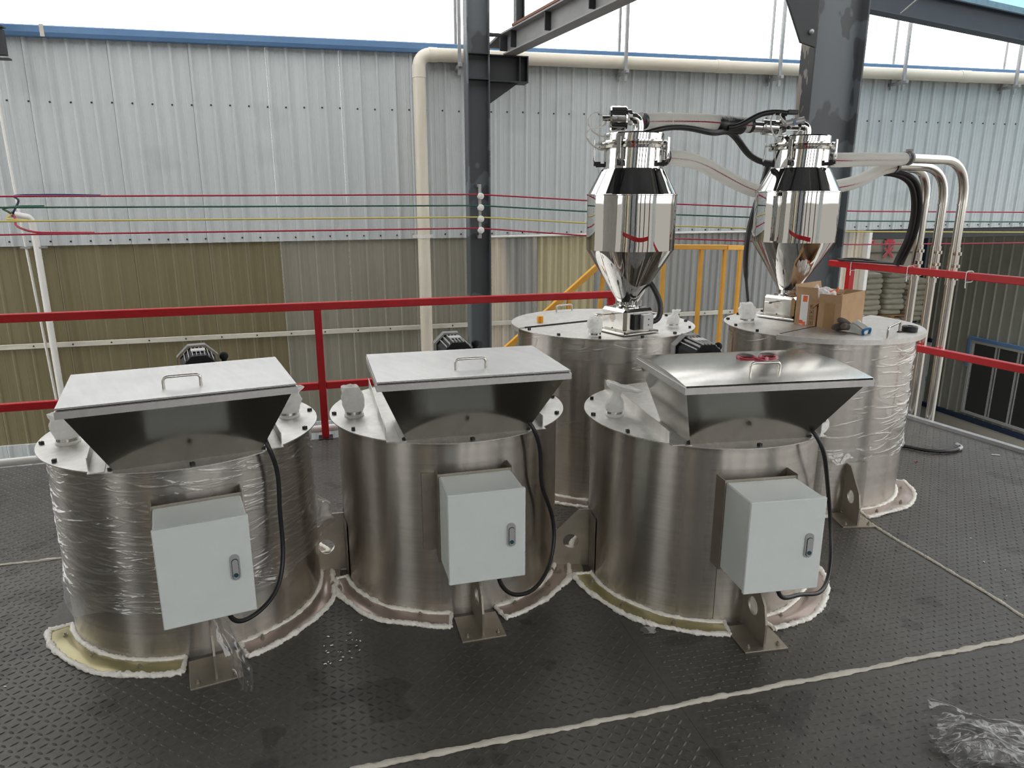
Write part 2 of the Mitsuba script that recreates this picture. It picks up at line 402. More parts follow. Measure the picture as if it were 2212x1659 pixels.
SPANS = [(-5.0, 1.06, 3.545, 6.0, DIAM), (-5.0, 1.06, 1.855, 3.545, DIAM), (-5.0, 1.06, -4.0, 1.855, DIAM), (1.06, 2.68, 1.855, 6.0, DOT), (2.68, 6.2, 1.86, 6.0, DOT), (1.06, 6.2, -4.0, 1.855, DOT)]
outline = Polygon([(-5, -4), (5.6, -4), (RIGHT(-4) + 0.0, -4), (RIGHT(5.25), 5.25), (4.2, BACK(4.2)), (-5, BACK(-5))]).convex_hull
for (x0, x1, y0, y1, kind) in SPANS:
    pl = sbox(x0 + G, y0 + G, x1 - G, y1 - G).intersection(outline)
    k = put('floor__plate', S(moved(ext(pl, 0.008), mx(z=-0.008)), 'm_floor'))
    tm = tread(x0 + 0.01, x1 - 0.01, max(y0, 0.9) + 0.01, y1 - 0.01, kind, seen)
    put(k + '__tread', S(tm, 'm_floor'), label='raised tread bumps of the checker plate', kind='stuff')
put('floor__deck_frame', S(moved(ext(outline.buffer(-0.01), 0.10), mx(z=-0.112)), 'm_steel_dark'))
def bead(pts, r, n=60, flat=0.7, seed=1, m='m_sealant', z=0.003, jit=0.28):
    P = np.asarray(pts, float)
    s = np.r_[0, np.cumsum(np.linalg.norm(np.diff(P, axis=0), axis=1))]
    t = np.linspace(0, s[-1], n)
    Q = np.stack([np.interp(t, s, P[:, k]) for k in range(2)] + [np.full(n, z)], 1)
    g = np.random.default_rng(seed)
    w = meshkit.noise(np.stack([t * 9 + seed, 0 * t, 0 * t], 1), seed) - 0.5
    w2 = meshkit.noise(np.stack([t * 40 + seed, 0 * t, 0 * t], 1), seed + 3)
    d = np.gradient(Q, axis=0)
    d /= np.linalg.norm(d, axis=1, keepdims=True)
    Q[:, 0] -= d[:, 1] * w * r * 0.7
    Q[:, 1] += d[:, 0] * w * r * 0.7
    Q[:, 2] += w * r * 0.3
    return tube(Q, r * (0.72 + 0.55 * w2), 9, flat=flat, jitter=jit, seed=seed)
for pts, r in (([(-1.2, 1.822), (0.027, 1.840), (1.3, 1.86), (3.2, 1.885)], 0.0105), ([(2.70, 3.0), (2.688, 2.2), (2.675, 1.9)], 0.0085), ([(-3.2, 3.47), (-1.45, 3.522), (0.2, 3.585)], 0.009)):
    put('floor__seam_sealant', S(bead(pts, r, 260, seed=len(scene), z=0.002), 'm_sealant', 50), label='beige sealant bead along a plate seam')
edge = bar((RIGHT(5.1) + 0.02, 5.1, 0.012), (RIGHT(-3) + 0.02, -3, 0.012), 0.045, 0.03)
put('floor__edge_angle', S(edge, 'm_galv'))

# ------------------------------------------------------------------ back wall of ribbed sheet panels
SH = 0.0075                                                # the wall's lines rise a little to the right
def shear(m):
    m.vertices[:, 2] += SH * m.vertices[:, 0]
    return m
def panel_profile(x0, fine=False, sh=1.0):
    P = []
    for k in range(4):
        a = x0 + 0.2 * k
        if fine:
            for q in (0.0, 0.1):
                P += [(a + q + 0.004, 0), (a + q + 0.03, -0.016), (a + q + 0.05, -0.016), (a + q + 0.076, 0)]
        elif sh < 1:
            P += [(a + 0.002, 0), (a + 0.018, -0.011), (a + 0.034, -0.011), (a + 0.052, 0), (a + 0.119, 0), (a + 0.122, -0.002), (a + 0.126, -0.002), (a + 0.129, 0)]
        else:
            P += [(a + 0.002, 0), (a + 0.018, -0.028), (a + 0.034, -0.028), (a + 0.052, 0), (a + 0.085, 0), (a + 0.089, -0.003), (a + 0.095, -0.003), (a + 0.099, 0), (a + 0.14, 0), (a + 0.144, -0.003), (a + 0.15, -0.003), (a + 0.154, 0)]
    P += [(x0 + 0.799, 0), (x0 + 0.799, 0.03), (x0 + 0.001, 0.03)]
    return P
def panel(x0, z0, z1, fine=False, yw=9.0, sh=1.0):
    m = ext(panel_profile(x0, fine, sh), z1 - z0)
    m.apply_translation([0, yw, z0])
    return shear(m)
labels['wall_back'] = {'label': 'tall back wall of pale grey ribbed sheet above translucent sheets', 'kind': 'structure'}
used.add('wall_back')
screw = S(tube([(0, 0, 0), (0, -0.008, 0)], [0.011, 0.008], 6), 'm_screw')
XW = [-5.354 + 0.8 * k for k in range(30)]
for x0 in XW:
    k = put('wall_back__panel', S(panel(x0, 1.215, 3.40), 'm_wall'))
    for q in range(4):
        for zz in (2.715, 1.262):
            x = x0 + 0.2 * q - 0.015
            if -3.8 < x < 10.8:
                put(k + '__screw', screw, mx(x, 8.999, zz + SH * x + 0.004 * math.sin(37 * x)))
    if x0 < 7.3:
        m = 'm_frp_olive' if x0 < -0.8 else 'm_frp_grey' if x0 < 1.4 else 'm_frp_pale' if x0 < 2.4 or x0 > 6.5 else 'm_frp_yellow' if x0 < 3.0 else 'm_frp_cool'
        put('wall_back__light_sheet', S(panel(x0, -1.07, 1.235, x0 > 1.4, 9.035, 0.4), m), label='translucent olive sheet' if m == 'm_frp_olive' else 'translucent grey sheet')
        put('wall_back__lower_panel', S(panel(x0, -2.75, -1.05, False, 9.0), 'm_wall'))
put('wall_back__light_sheet', S(shear(cat(bx(7.447, 7.66, 9.035, 9.05, -1.07, 1.235), bx(7.50, 7.54, 9.015, 9.04, -1.07, 1.235, 0.005))), 'm_frp_pale'))
g = shear(bx(-5.3, 7.6, 8.985, 9.0, 0.075, 0.135, 0.004))
put('trim_1', S(g, 'm_girt'), kind='structure', label='pale strip fixed across the translucent sheets')
for x in np.arange(-4.9, 7.5, 0.4):
    put('trim_1__screw', screw, mx(x, 8.984, 0.105 + SH * x, s=0.9))
put('trim_2', S(shear(bx(7.64, 7.70, 8.93, 9.10, -2.7, 1.20, 0.005)), 'm_white_pvc'), kind='structure', label='pale corner trim at the edge of the opening')
put('trim_3', S(cat(shear(bx(7.70, 18.6, 9.04, 9.2, 1.07, 1.215, 0.005))), 'm_steel_dark'), kind='structure', label='dark lintel beam over the opening')
gut = [shear(ext_x([(8.90, 3.335), (8.995, 3.335), (8.995, 3.44), (8.90, 3.44), (8.885, 3.43), (8.885, 3.37)], a, b)) for a, b in ((-5.4, -2.70), (-2.71, 3.0), (2.995, 8.0), (7.995, 18.6))]
t = thing('roof_gutter', 'long blue metal gutter along the top of the back wall', 'gutter')
for g in gut:
    put(t + '__section', S(g, 'm_blue'))
put(t + '__joint', S(shear(ext_x([(8.883, 3.33), (8.893, 3.33), (8.893, 3.445), (8.883, 3.445)], -2.73, -2.69)), 'm_girt'), label='pale joint strip')

# pipes on the wall
t = thing('drain_pipe', 'thick cream drain pipe that runs along the wall top and bends down beside the column', 'pipe')
put(t + '__pipe', S(tube(bend([(1.143, 8.86, -2.7), (1.143, 8.86, 3.315), (16.0, 8.86, 3.315 + 0.0085 * 14.8)], 0.16, 10), 0.075, 22), 'm_cream', 40))
for zz in (3.16,):
    put(t + '__socket', S(cyl((1.143, 8.86, 3.06), (1.143, 8.86, 3.20), 0.080, 22), 'm_cream', 40))
put(t + '__socket', S(cyl((1.26, 8.86, 3.316), (1.36, 8.86, 3.317), 0.080, 22), 'm_cream', 40))
for x in (4.95, 8.75):
    put(t + '__socket', S(cyl((x, 8.86, 3.315 + 0.0085 * (x - 1.1)), (x + 0.17, 8.86, 3.317 + 0.0085 * (x - 1.1)), 0.080, 22), 'm_cream', 40))
for zz in (1.255,):
    put(t + '__clamp', S(cat(cyl((1.143, 8.86, zz - 0.02), (1.143, 8.86, zz + 0.02), 0.082, 22), bx(1.02, 1.266, 8.93, 8.955, zz - 0.02, zz + 0.02)), 'm_white_pvc', 40))
t = thing('conduit', 'white plastic conduit with an elbow at its top, cables entering it', 'conduit')
put(t + '__pipe', S(tube(bend([(-3.185, 8.72, 1.535), (-3.06, 8.82, 1.50), (-3.055, 8.84, 1.3), (-3.05, 8.86, -2.7)], 0.05, 8), 0.034, 16), 'm_white_pvc', 40))
put(t + '__mouth', S(cyl((-3.196, 8.711, 1.538), (-3.186, 8.719, 1.5355), 0.029, 14), 'm_black'), label='dark open mouth')
put(t + '__clamp', S(cat(cyl((-3.054, 8.845, 1.17), (-3.054, 8.845, 1.19), 0.037, 16), bx(-3.12, -2.99, 8.94, 8.96, 1.17, 1.19)), 'm_galv', 40))
t = thing('conduit', 'thin white conduit on the wall left of the elbowed one', 'conduit')
put(t + '__pipe', S(tube(curve([(-3.215, 8.92, 2.72), (-3.205, 8.92, 1.79), (-3.19, 8.92, 1.26), (-3.14, 8.92, -0.447), (-3.08, 8.92, -2.7)], 30), 0.0135, 10), 'm_white_pvc', 40))
put(t + '__clip', S(bx(-3.24, -3.14, 8.9, 8.97, 1.17, 1.19), 'm_galv'))
t = thing('conduit', 'thin pale conduit running level at the foot of the grey sheets right of the column', 'conduit')
put(t + '__pipe', S(tube([(1.82, 8.94, 1.235), (4.0, 8.94, 1.26), (6.6, 8.94, 1.27)], 0.014, 8), 'm_white_pvc', 40))

# ------------------------------------------------------------------ steel frame
def h_column(x0, x1, y0, y1, z0, z1, tf=0.014, tw=0.010):
    ym = (y0 + y1) / 2
    return cat(bx(x0, x0 + tf, y0, y1, z0, z1, 0.002), bx(x1 - tf, x1, y0, y1, z0, z1, 0.002), bx(x0 + tf, x1 - tf, ym - tw / 2, ym + tw / 2, z0, z1))
t = thing('steel_column', 'dark grey steel column with a bracket and white insulators, left of the silos', 'column')
put(t + '__shaft', S(h_column(1.528, 1.772, 7.90, 8.10, -2.7, 5.6), 'm_column'))
for zz in (2.925, 3.175):
    put(t + '__stiffener', S(bx(1.54, 1.76, 7.905, 8.095, zz - 0.005, zz + 0.005), 'm_steel_dark'))
put(t + '__bracket', S(cat(bx(1.772, 2.185, 7.993, 8.007, 2.915, 3.165), bx(1.772, 2.20, 7.91, 8.09, 2.905, 2.917, 0.002), bx(1.772, 2.20, 7.91, 8.09, 3.16, 3.172, 0.002), bx(2.10, 2.112, 7.92, 8.08, 2.915, 3.165), bx(2.186, 2.198, 7.91, 8.09, 2.905, 3.172)), 'm_steel_dark'))
put(t + '__gusset', S(ext_y([(1.772, 2.905), (2.10, 2.905), (1.772, 2.68)], 7.990, 8.010), 'm_steel_dark'))
rk = put(t + '__insulator_bar', S(cat(bx(1.628, 1.66, 7.875, 7.885, 1.27, 1.85, 0.002), bx(1.62, 1.655, 7.885, 8.0, 1.82, 1.85), bx(1.62, 1.655, 7.885, 8.0, 1.27, 1.30)), 'm_galv'))
spool = turned([(0.0, 0.0), (0.034, 0.0), (0.036, 0.008), (0.034, 0.016), (0.024, 0.020), (0.024, 0.034), (0.034, 0.038), (0.036, 0.046), (0.030, 0.054), (0.012, 0.056), (0.012, 0.062), (0.0, 0.062)], 18)
spool = S(moved(spool, mx(rx=R_(90))), 'm_ceramic', 35)
ZI = (1.723, 1.602, 1.481, 1.361)
for zz in ZI:
    put(rk + '__insulator', spool, mx(1.645, 7.876, zz), label='white ceramic insulator')
# wires
WX = {'red': [(-3.6, 1.706), (-2.95, 1.711), (1.632, 1.742), (2.874, 1.679), (6.482, 1.551), (9.14, 1.53), (11, 1.53)], 'green': [(-3.6, 1.607), (-2.966, 1.61), (1.63, 1.625), (2.877, 1.557), (6.5, 1.431), (9.17, 1.402), (11, 1.40)],
      'yellow': [(-3.6, 1.48), (-2.986, 1.483), (1.63, 1.501), (2.88, 1.428), (6.48, 1.299), (9.2, 1.266), (11, 1.262)], 'red2': [(-3.6, 1.355), (-3.0, 1.359), (1.627, 1.382), (2.885, 1.288), (6.5, 1.137), (9.23, 1.123), (11, 1.125)]}
for key, lab in (('red', 'crimson overhead wire, topmost of the four along the wall'), ('green', 'green overhead wire, second of the four along the wall'), ('yellow', 'yellow overhead wire, third of the four along the wall'), ('red2', 'red overhead wire, lowest of the four along the wall')):
    t = thing('power_wire', lab, 'wire')
    P = [(x, 7.852, z) for x, z in WX[key]]
    L = np.array(P)
    a = np.interp(np.linspace(-3.6, 11, 90), L[:, 0], L[:, 2])
    Q = np.stack([np.linspace(-3.6, 11, 90), np.full(90, 7.852), a], 1)
    put(t + '__run', S(tube(Q, 0.0085, 7), 'm_wire_' + key.replace('2', ''), 60))
    drop = {'red': ([(-2.1, 7.855, 1.722), (-2.5, 7.86, 1.728), (-2.86, 7.87, 1.722), (-2.92, 8.2, 1.68), (-3.18, 8.70, 1.545)], 'm_wire_blue', 'dark blue tap cable taped to the wire'),
            'green': ([(-2.6, 7.855, 1.622), (-2.85, 7.87, 1.62), (-2.99, 7.95, 1.6), (-3.10, 8.4, 1.56), (-3.19, 8.70, 1.54)], 'm_wire_green', None),
            'yellow': ([(-2.75, 7.855, 1.49), (-2.95, 7.88, 1.50), (-3.0, 8.1, 1.53), (-3.19, 8.70, 1.535)], 'm_wire_yellow', None),
            'red2': ([(-2.2, 7.855, 1.37), (-2.72, 7.86, 1.375), (-2.90, 7.95, 1.43), (-3.02, 8.3, 1.52), (-3.19, 8.70, 1.533)], 'm_wire_red', None)}[key]
    put(t + '__tap', S(tube(bend(drop[0], 0.12, 6), 0.0105, 7), drop[1], 60), label=drop[2])
# crane beam on the bracket
dx, dy = 0.16, -0.987
def along(s, side=0.0, z=0.0):
    return np.array([1.985 + dx * s - dy * side, 7.96 + dy * s + dx * side, z])
def beam_part(s0, s1, w0, w1, z0, z1):
    P = [along(s, w, z) for s in (s0, s1) for w in (w0, w1) for z in (z0, z1)]
    return hull(P)
t = thing('crane_beam', 'grey steel crane beam with a rusty rail on the column bracket', 'beam')
put(t + '__web', S(cat(beam_part(0.0, 8.0, -0.006, 0.006, 3.185, 3.375)), 'm_steel_grey'))
put(t + '__bottom_flange', S(beam_part(0.03, 8.0, -0.07, 0.07, 3.173, 3.187), 'm_steel_grey'))
put(t + '__top_flange', S(beam_part(0.0, 8.0, -0.08, 0.08, 3.375, 3.390), 'm_steel_grey'))
for s in (0.22, 1.02, 1.85, 2.68, 3.5):
    put(t + '__stiffener', S(beam_part(s, s + 0.012, -0.068, -0.006, 3.215, 3.375), 'm_steel_dark'))
put(t + '__rail', S(cat(beam_part(0.15, 8.0, -0.03, 0.03, 3.390, 3.40), beam_part(0.15, 8.0, -0.012, 0.012, 3.40, 3.445), beam_part(0.15, 8.0, -0.022, 0.022, 3.43, 3.452)), 'm_rail_rust'), label='rusty rail')
put(t + '__tie_plate', S(cat(bx(1.772, 2.02, 7.97, 8.02, 3.365, 3.39), bx(1.90, 1.98, 7.97, 7.985, 3.22, 3.375)), 'm_steel_dark'))
t = thing('roof_post', 'thin dark steel post rising behind the crane beam', 'post')
put(t + '__shaft', S(cat(bx(2.215, 2.228, 8.50, 8.62, 3.4, 5.6), bx(2.30, 2.313, 8.50, 8.62, 3.4, 5.6), bx(2.228, 2.30, 8.555, 8.565, 3.4, 5.6)), 'm_steel_dark'))
put(t + '__foot_plate', S(bx(1.9, 2.36, 8.02, 8.64, 3.375, 3.40), 'm_steel_dark'))
# pipe hangers
HX = [(1.60, 'galvanised pipe hanger beside the left column'), (3.66, 'galvanised pipe hanger above the left silo'), (5.80, 'galvanised pipe hanger left of the big dark column'), (7.72, 'galvanised pipe hanger right of the big dark column'), (9.62, 'galvanised pipe hanger at the far right end of the cream pipe')]
ang = lambda x, y, s: cat(bx(x - 0.018, x + 0.018, y - 0.002 * s, y + 0.002 * s, 3.06, 5.5), bx(x - 0.018, x - 0.014, y, y + 0.03 * s, 3.06, 5.5) if s > 0 else bx(x - 0.018, x - 0.014, y + 0.03 * s, y, 3.06, 5.5))
for x, lab in HX:
    z0 = 3.205 + 0.0085 * (x - 1.1)
    t = thing('pipe_hanger', lab, 'hanger', 'pipe hangers along the cream pipe')
    s = x - 3.66
    put(t + '__hanger_bar', S(moved(ang(x, 8.72, 1), mx(z=z0 - 3.185)), 'm_galv'))
    put(t + '__hanger_bar', S(moved(ang(x, 8.965, -1), mx(z=z0 - 3.15)), 'm_galv'))
    put(t + '__cross_bar', S(bx(x - 0.02, x + 0.02, 8.66, 9.0, z0 - 0.04, z0, 0.003), 'm_galv'))
t = thing('roof_purlin', 'steel purlin that carries the pipe hangers', 'purlin')
put(t + '__channel', S(cat(bx(-5, 13.5, 8.70, 8.98, 5.45, 5.47), bx(-5, 13.5, 8.70, 8.715, 5.3, 5.45)), 'm_steel_dark'))
# right column, gusset, rafter, canopy
t = thing('steel_column', 'big dark steel column with a worn face, right of the silos', 'column')
put(t + '__flange', S(bx(4.966, 4.982, 6.90, 7.13, -2.7, 5.2, 0.002), 'm_column_worn'), label='scratched pale flange')
put(t + '__flange', S(bx(5.56, 5.58, 6.90, 7.10, -2.7, 5.2, 0.002), 'm_column'))
put(t + '__web', S(bx(4.982, 5.56, 7.0, 7.012, -2.7, 5.2), 'm_column'))
put(t + '__knee_plate', S(ext_y([(4.982, 3.20), (4.80, 3.24), (4.30, 4.20), (4.30, 5.2), (4.982, 5.2)], 6.90, 6.93), 'm_steel_dark'))
put(t + '__bolt', S(ico(0.026, 2, (4.90, 6.885, 3.34)), 'm_galv', True), label='bright bolt head')
t = thing('rafter_beam', 'dark blue sloping rafter beam right of the big column', 'beam')
rs = lambda x: 3.612 - 0.0965 * (x - 5.624)
def slope_box(x0, x1, y0, y1, h0, h1):
    return hull([(x, y, rs(x) + h) for x in (x0, x1) for y in (y0, y1) for h in (h0, h1)])
put(t + '__web', S(slope_box(5.56, 13.0, 6.995, 7.005, 0.0, 0.235), 'm_rafter'))
put(t + '__bottom_flange', S(slope_box(5.56, 13.0, 6.93, 7.07, -0.012, 0.0), 'm_rafter'))
put(t + '__top_flange', S(slope_box(5.56, 13.0, 6.93, 7.07, 0.235, 0.247), 'm_rafter'))
for x in (6.0, 7.72, 9.5):
    put(t + '__brace', S(bar((x, 6.95, rs(x) + 0.01), (x + 0.22, 6.60, rs(x) + 0.33), 0.03, 0.012), 'm_galv'))
labels['canopy_roof'] = {'label': 'translucent blue canopy roof sheet over the right side', 'category': 'roof'}
used.add('canopy_roof')
for k in range(8):
    x0 = 6.6 + 0.8 * k
    V = []
    N = 33
    xs = np.linspace(x0, x0 + 0.8, N)
    zz = rs(xs) + 0.64 + 0.012 * np.sign(np.sin(xs * 2 * np.pi / 0.2)) * np.minimum(1, np.abs(2.0 * np.sin(xs * 2 * np.pi / 0.2)))
    V = np.vstack([np.stack([xs, np.full(N, y), zz], 1) for y in (6.2, 7.95)])
    j = np.arange(N - 1)
    F = np.vstack([np.stack([j, j + 1, j + N + 1], 1), np.stack([j, j + N + 1, j + N], 1)])
    put('canopy_roof__roof_sheet', S((V, F), 'm_roof_blue'))
for y in (6.4, 7.7):
    put('canopy_roof__purlin', S(cat(slope_box(6.6, 13, y, y + 0.012, 0.49, 0.62), slope_box(6.6, 13, y, y + 0.06, 0.605, 0.62), slope_box(6.6, 13, y, y + 0.06, 0.49, 0.502)), 'm_galv'))

# ------------------------------------------------------------------ the hall around and behind the camera (seen in the steel)
put('ground', S(bx(-30, 30, -30, 30, -2.9, -2.7), 'm_concrete'), kind='structure', label='concrete ground below the platform')
labels['ceiling'] = {'label': 'dark roof of the hall over the near half of the platform', 'kind': 'structure'}
used.add('ceiling')
put('ceiling__roof_sheet', S(bx(-6.1, 7, -2.0, 4.7, 4.60, 4.65), 'm_roof_under'))
for k in range(5):
    y = -1.9 + 1.55 * k
    put('ceiling__purlin', S(bx(-6, 7, y, y + 0.08, 4.42, 4.60), 'm_steel_dark'))
for x in (-5.2, -0.6, 4.4):
    put('ceiling__rafter', S(bx(x, x + 0.2, -2.0, 4.7, 4.07, 4.42), 'm_steel_dark'))
labels['wall_front'] = {'label': 'sheet wall of the hall behind the viewer', 'kind': 'structure'}
used.add('wall_front')
for k in range(22):
    x0 = -8.4 + 0.8 * k
    if k in (4, 5):
        put('wall_front__light_sheet', S(bx(x0 + 0.02, x0 + 0.78, -5.02, -5.0, -2.7, 5.2), 'm_light_sheet'))
        continue
    m = panel(0.0, -2.7, 5.2 if k < 11 or k > 18 else 0.3)
    m.apply_transform(mx(x0 + 0.8, 4.0, 0, rz=math.pi))
    put('wall_front__panel', S(m, 'm_wall'))
put('wall_left', S(cat(bx(-6.1, -6.0, -5.0, -3.5, -2.7, 5.2), bx(-6.1, -6.0, -0.7, 4.6, -2.7, 4.6), bx(-6.1, -6.0, -3.5, -0.7, 3.6, 5.2), bx(-6.1, -6.0, -3.5, -0.7, -2.7, -0.3)), 'm_hall'), kind='structure', label='pale sheet wall left of the platform')
for x in (-4.6, -2.3, -0.35, 1.3, 2.9, 5.0):
    put('wall_front__column', S(bx(x, x + 0.26, -4.85, -4.55, -2.7, 5.4), 'm_steel_dark'))

# ------------------------------------------------------------------ the yard beyond the opening, right
labels['wall_right_house'] = {'label': 'grey green sheet wall of the low house beyond the opening', 'kind': 'structure'}
used.add('wall_right_house')
XH = 11.3
for k in range(5):
    y1 = 11.62 - 0.8 * k
    P = []
    for q in range(4):
        a = y1 - 0.2 * q
        P += [(a - 0.002, XH), (a - 0.02, XH - 0.022), (a - 0.035, XH - 0.022), (a - 0.05, XH)]
    P += [(y1 - 0.799, XH), (y1 - 0.799, XH + 0.05), (y1 - 0.001, XH + 0.05)]
    m = ext(P, 4.3 if k < 3 else 3.25)
    m = trimesh.Trimesh(np.stack([m.vertices[:, 1], m.vertices[:, 0], m.vertices[:, 2] - 2.2], 1), m.faces[:, ::-1], process=False)
    put('wall_right_house__panel', S(m, 'm_greyhouse'))
put('wall_right_house__plinth', S(bx(XH - 0.02, XH + 0.1, 7.62, 11.62, -2.75, -2.25), 'm_plinth'))
put('wall_right_house__base_trim', S(bx(XH - 0.05, XH - 0.005, 7.62, 11.62, -2.26, -2.17, 0.004), 'm_navy'))
put('wall_right_house__corner_post', S(bx(XH - 0.09, XH + 0.06, 11.60, 11.74, -2.7, 2.1, 0.005), 'm_navy'))
t = 'window_1'
used.add(t)
labels[t] = {'label': 'dark sliding window with a blue head trim in the grey house wall', 'kind': 'structure'}
wy0, wy1, wz0, wz1 = 8.3, 10.26, -2.12, -0.76
fr = [bx(XH - 0.05, XH - 0.01, wy0, wy1, wz1 - 0.05, wz1, 0.003), bx(XH - 0.05, XH - 0.01, wy0, wy1, wz0, wz0 + 0.05, 0.003), bx(XH - 0.05, XH - 0.01, wy1 - 0.05, wy1, wz0, wz1, 0.003), bx(XH - 0.05, XH - 0.01, wy0, wy0 + 0.05, wz0, wz1, 0.003)]
put(t + '__frame', S(cat(fr), 'm_alu'))
put(t + '__head_trim', S(cat(bx(XH - 0.06, XH - 0.005, wy0 - 0.05, wy1 + 0.06, wz1, wz1 + 0.06, 0.003), bx(XH - 0.06, XH - 0.005, wy1, wy1 + 0.06, wz1 - 0.5, wz1, 0.003)), 'm_blue'))
for a, b in ((9.73, wy1 - 0.05), (9.30, 9.70), (wy0 + 0.05, 9.27)):
    s = put(t + '__sash', S(cat(bx(XH - 0.04, XH - 0.018, a, a + 0.035, wz0 + 0.05, wz1 - 0.05), bx(XH - 0.04, XH - 0.018, b - 0.02, b, wz0 + 0.05, wz1 - 0.05)), 'm_alu'))
    put(s + '__pane', S(bx(XH - 0.03, XH - 0.024, a + 0.03, b - 0.015, wz0 + 0.05, wz1 - 0.05), 'm_window'))
t = thing('wall_sign', 'narrow upright sign with dark letters and a teal foot on the grey house wall', 'sign')
put(t + '__board', S(bx(XH - 0.045, XH - 0.03, 11.14, 11.28, -1.66, -0.98, 0.002), 'm_sign'))
put(t + '__foot', S(bx(XH - 0.047, XH - 0.03, 11.14, 11.28, -1.74, -1.66, 0.002), 'm_sign_teal'), label='teal foot panel')
put(t + '__head', S(bx(XH - 0.047, XH - 0.03, 11.14, 11.28, -0.98, -0.90, 0.002), 'm_navy'), label='navy head panel')
tx = meshkit.text_mesh('EON SNES', 0.055, 0.002, True)
V = tx.vertices
tx = trimesh.Trimesh(np.stack([XH - 0.046 - V[:, 2], 11.155 + V[:, 1], -1.10 - V[:, 0] * 1.75], 1), tx.faces, process=False)
put(t + '__lettering', S(tx, 'm_ink'))
tx2 = meshkit.text_mesh('SCHEDULE', 0.025, 0.002, True)
V = tx2.vertices
put(t + '__lettering', S(trimesh.Trimesh(np.stack([XH - 0.046 - V[:, 2], 11.24 + V[:, 1], -1.05 - V[:, 0] * 3.2], 1), tx2.faces, process=False), 'm_ink'))
# store behind
put('wall_store', S(cat(bx(7.2, 13.5, 13.2, 13.3, -2.7, 2.2), bx(7.5, 7.6, 9.3, 13.2, -2.7, 2.2)), 'm_tan'), kind='structure', label='tan board wall of the store beyond the opening')
put('ceiling_store', S(bx(7.2, 10.75, 9.22, 13.4, 2.1, 2.2), 'm_roof_under'), kind='structure', label='dark ceiling of the store beyond the opening')
for z in (0.60, 1.45):
    put('wall_store__batten', S(bx(7.6, 13.4, 13.17, 13.2, z, z + 0.02), 'm_steel_dark'))
def strokes(L, w, y, m, s, x, z):
    """Brush strokes given as (x0, z0, x1, z1) in a unit square, as flat raised bars on the wall at y."""
    return cat([bar((x + a * s, y, z + b * s), (x + c * s, y, z + d * s), 0.006, w * s, up=(0, 0, 1) if abs(c - a) > abs(d - b) else (1, 0, 0)) for a, b, c, d in L])
t = thing('wall_poster', 'small red square poster with a pale character on the store wall', 'poster')
put(t + '__sheet', S(bx(11.20, 11.40, 13.15, 13.165, 0.80, 1.0), 'm_poster_red'))
put(t + '__character', S(strokes([(0.2, 0.85, 0.9, 0.85), (0.35, 0.85, 0.35, 0.2), (0.8, 0.85, 0.8, 0.35), (0.8, 0.35, 0.62, 0.3)], 0.10, 13.145, 0, 0.18, 11.21, 0.81), 'm_poster_pale'), label='pale brush character')
t = thing('wall_poster', 'two tall red cut-out characters, one above the other, on the store wall', 'poster')
FOR = [(0.28, 1.0, 0.28, 0.5), (0.72, 1.0, 0.72, 0.5), (0.08, 0.82, 0.47, 0.82), (0.53, 0.82, 0.94, 0.82), (0.1, 0.55, 0.28, 0.78), (0.46, 0.55, 0.28, 0.78), (0.54, 0.55, 0.72, 0.78), (0.92, 0.55, 0.72, 0.78), (0.2, 0.42, 0.8, 0.42), (0.06, 0.28, 0.94, 0.28), (0.5, 0.28, 0.5, 0.0), (0.25, 0.18, 0.14, 0.04), (0.75, 0.18, 0.88, 0.04)]
FIRE = [(0.5, 1.0, 0.5, 0.5), (0.5, 0.5, 0.12, 0.05), (0.5, 0.5, 0.9, 0.05), (0.18, 0.72, 0.28, 0.5), (0.84, 0.76, 0.68, 0.5)]
for G_, z in ((FOR, 0.75), (FIRE, 0.49)):
    put(t + '__outline', S(strokes(G_, 0.20, 13.16, 0, 0.30, 11.65, z), 'm_poster_pale'), label='pale outline of the character')
    put(t + '__character', S(strokes(G_, 0.15, 13.152, 0, 0.30, 11.65, z), 'm_poster_red'), label='red character')
# sacks on pallets, on a loading bench
put('loading_bench', S(bx(9.3, 11.0, 10.9, 11.7, -2.7, -0.96), 'm_concrete'), None, 'low concrete bench under the stacked sacks', 'bench')
def sack(seed, w, d, h):
    m = trimesh.creation.icosphere(3, 1.0)
    V = m.vertices
    V = np.sign(V) * np.abs(V) ** np.array([0.42, 0.42, 0.75])
    m.vertices = V * [w / 2, d / 2, h / 2]
    return wob(m, 0.035, 7.0, seed)
SK = [S(sack(i, 0.46, 0.60, 0.125), 'm_sack', True) for i in range(4)]
names = {0: 'left', 1: 'middle', 2: 'right'}
ORD = 'topmost second third fourth fifth sixth seventh eighth ninth tenth eleventh twelfth'.split()
for c, (x, top) in enumerate(((9.66, 0.42), (10.17, 0.42), (10.66, 0.28))):
    for k in range(12):
        z = top - 0.06 - 0.098 * k - (0.07 if k > 7 else 0) 
        put('woven_sack', SK[(k + c) % 4], mx(x + 0.015 * math.sin(k * 2.3 + c), 11.3 + 0.02 * math.cos(k * 1.7), z, rz=0.04 * math.sin(k * 3.1 + c)),
            label=('topmost pale woven sack' if k == 0 else f'pale woven sack, {ORD[k]} from the top') + f' of the {names[c]} column of sacks', cat='sack', group=f'sacks of the {names[c]} column')
for k, z in enumerate((-0.42, -0.94)):
    t = thing('pallet', ('upper wooden pallet between the sacks beyond the opening', 'lower wooden pallet under the sacks beyond the opening')[k], 'pallet')
    put(t + '__deck', S(bx(9.4, 10.92, 11.0, 11.6, z + 0.02, z + 0.04), 'm_card_tape'))
    for x in (9.45, 10.1, 10.8):
        put(t + '__bearer', S(bx(x, x + 0.08, 11.0, 11.6, z - 0.02, z + 0.02), 'm_card_tape'))

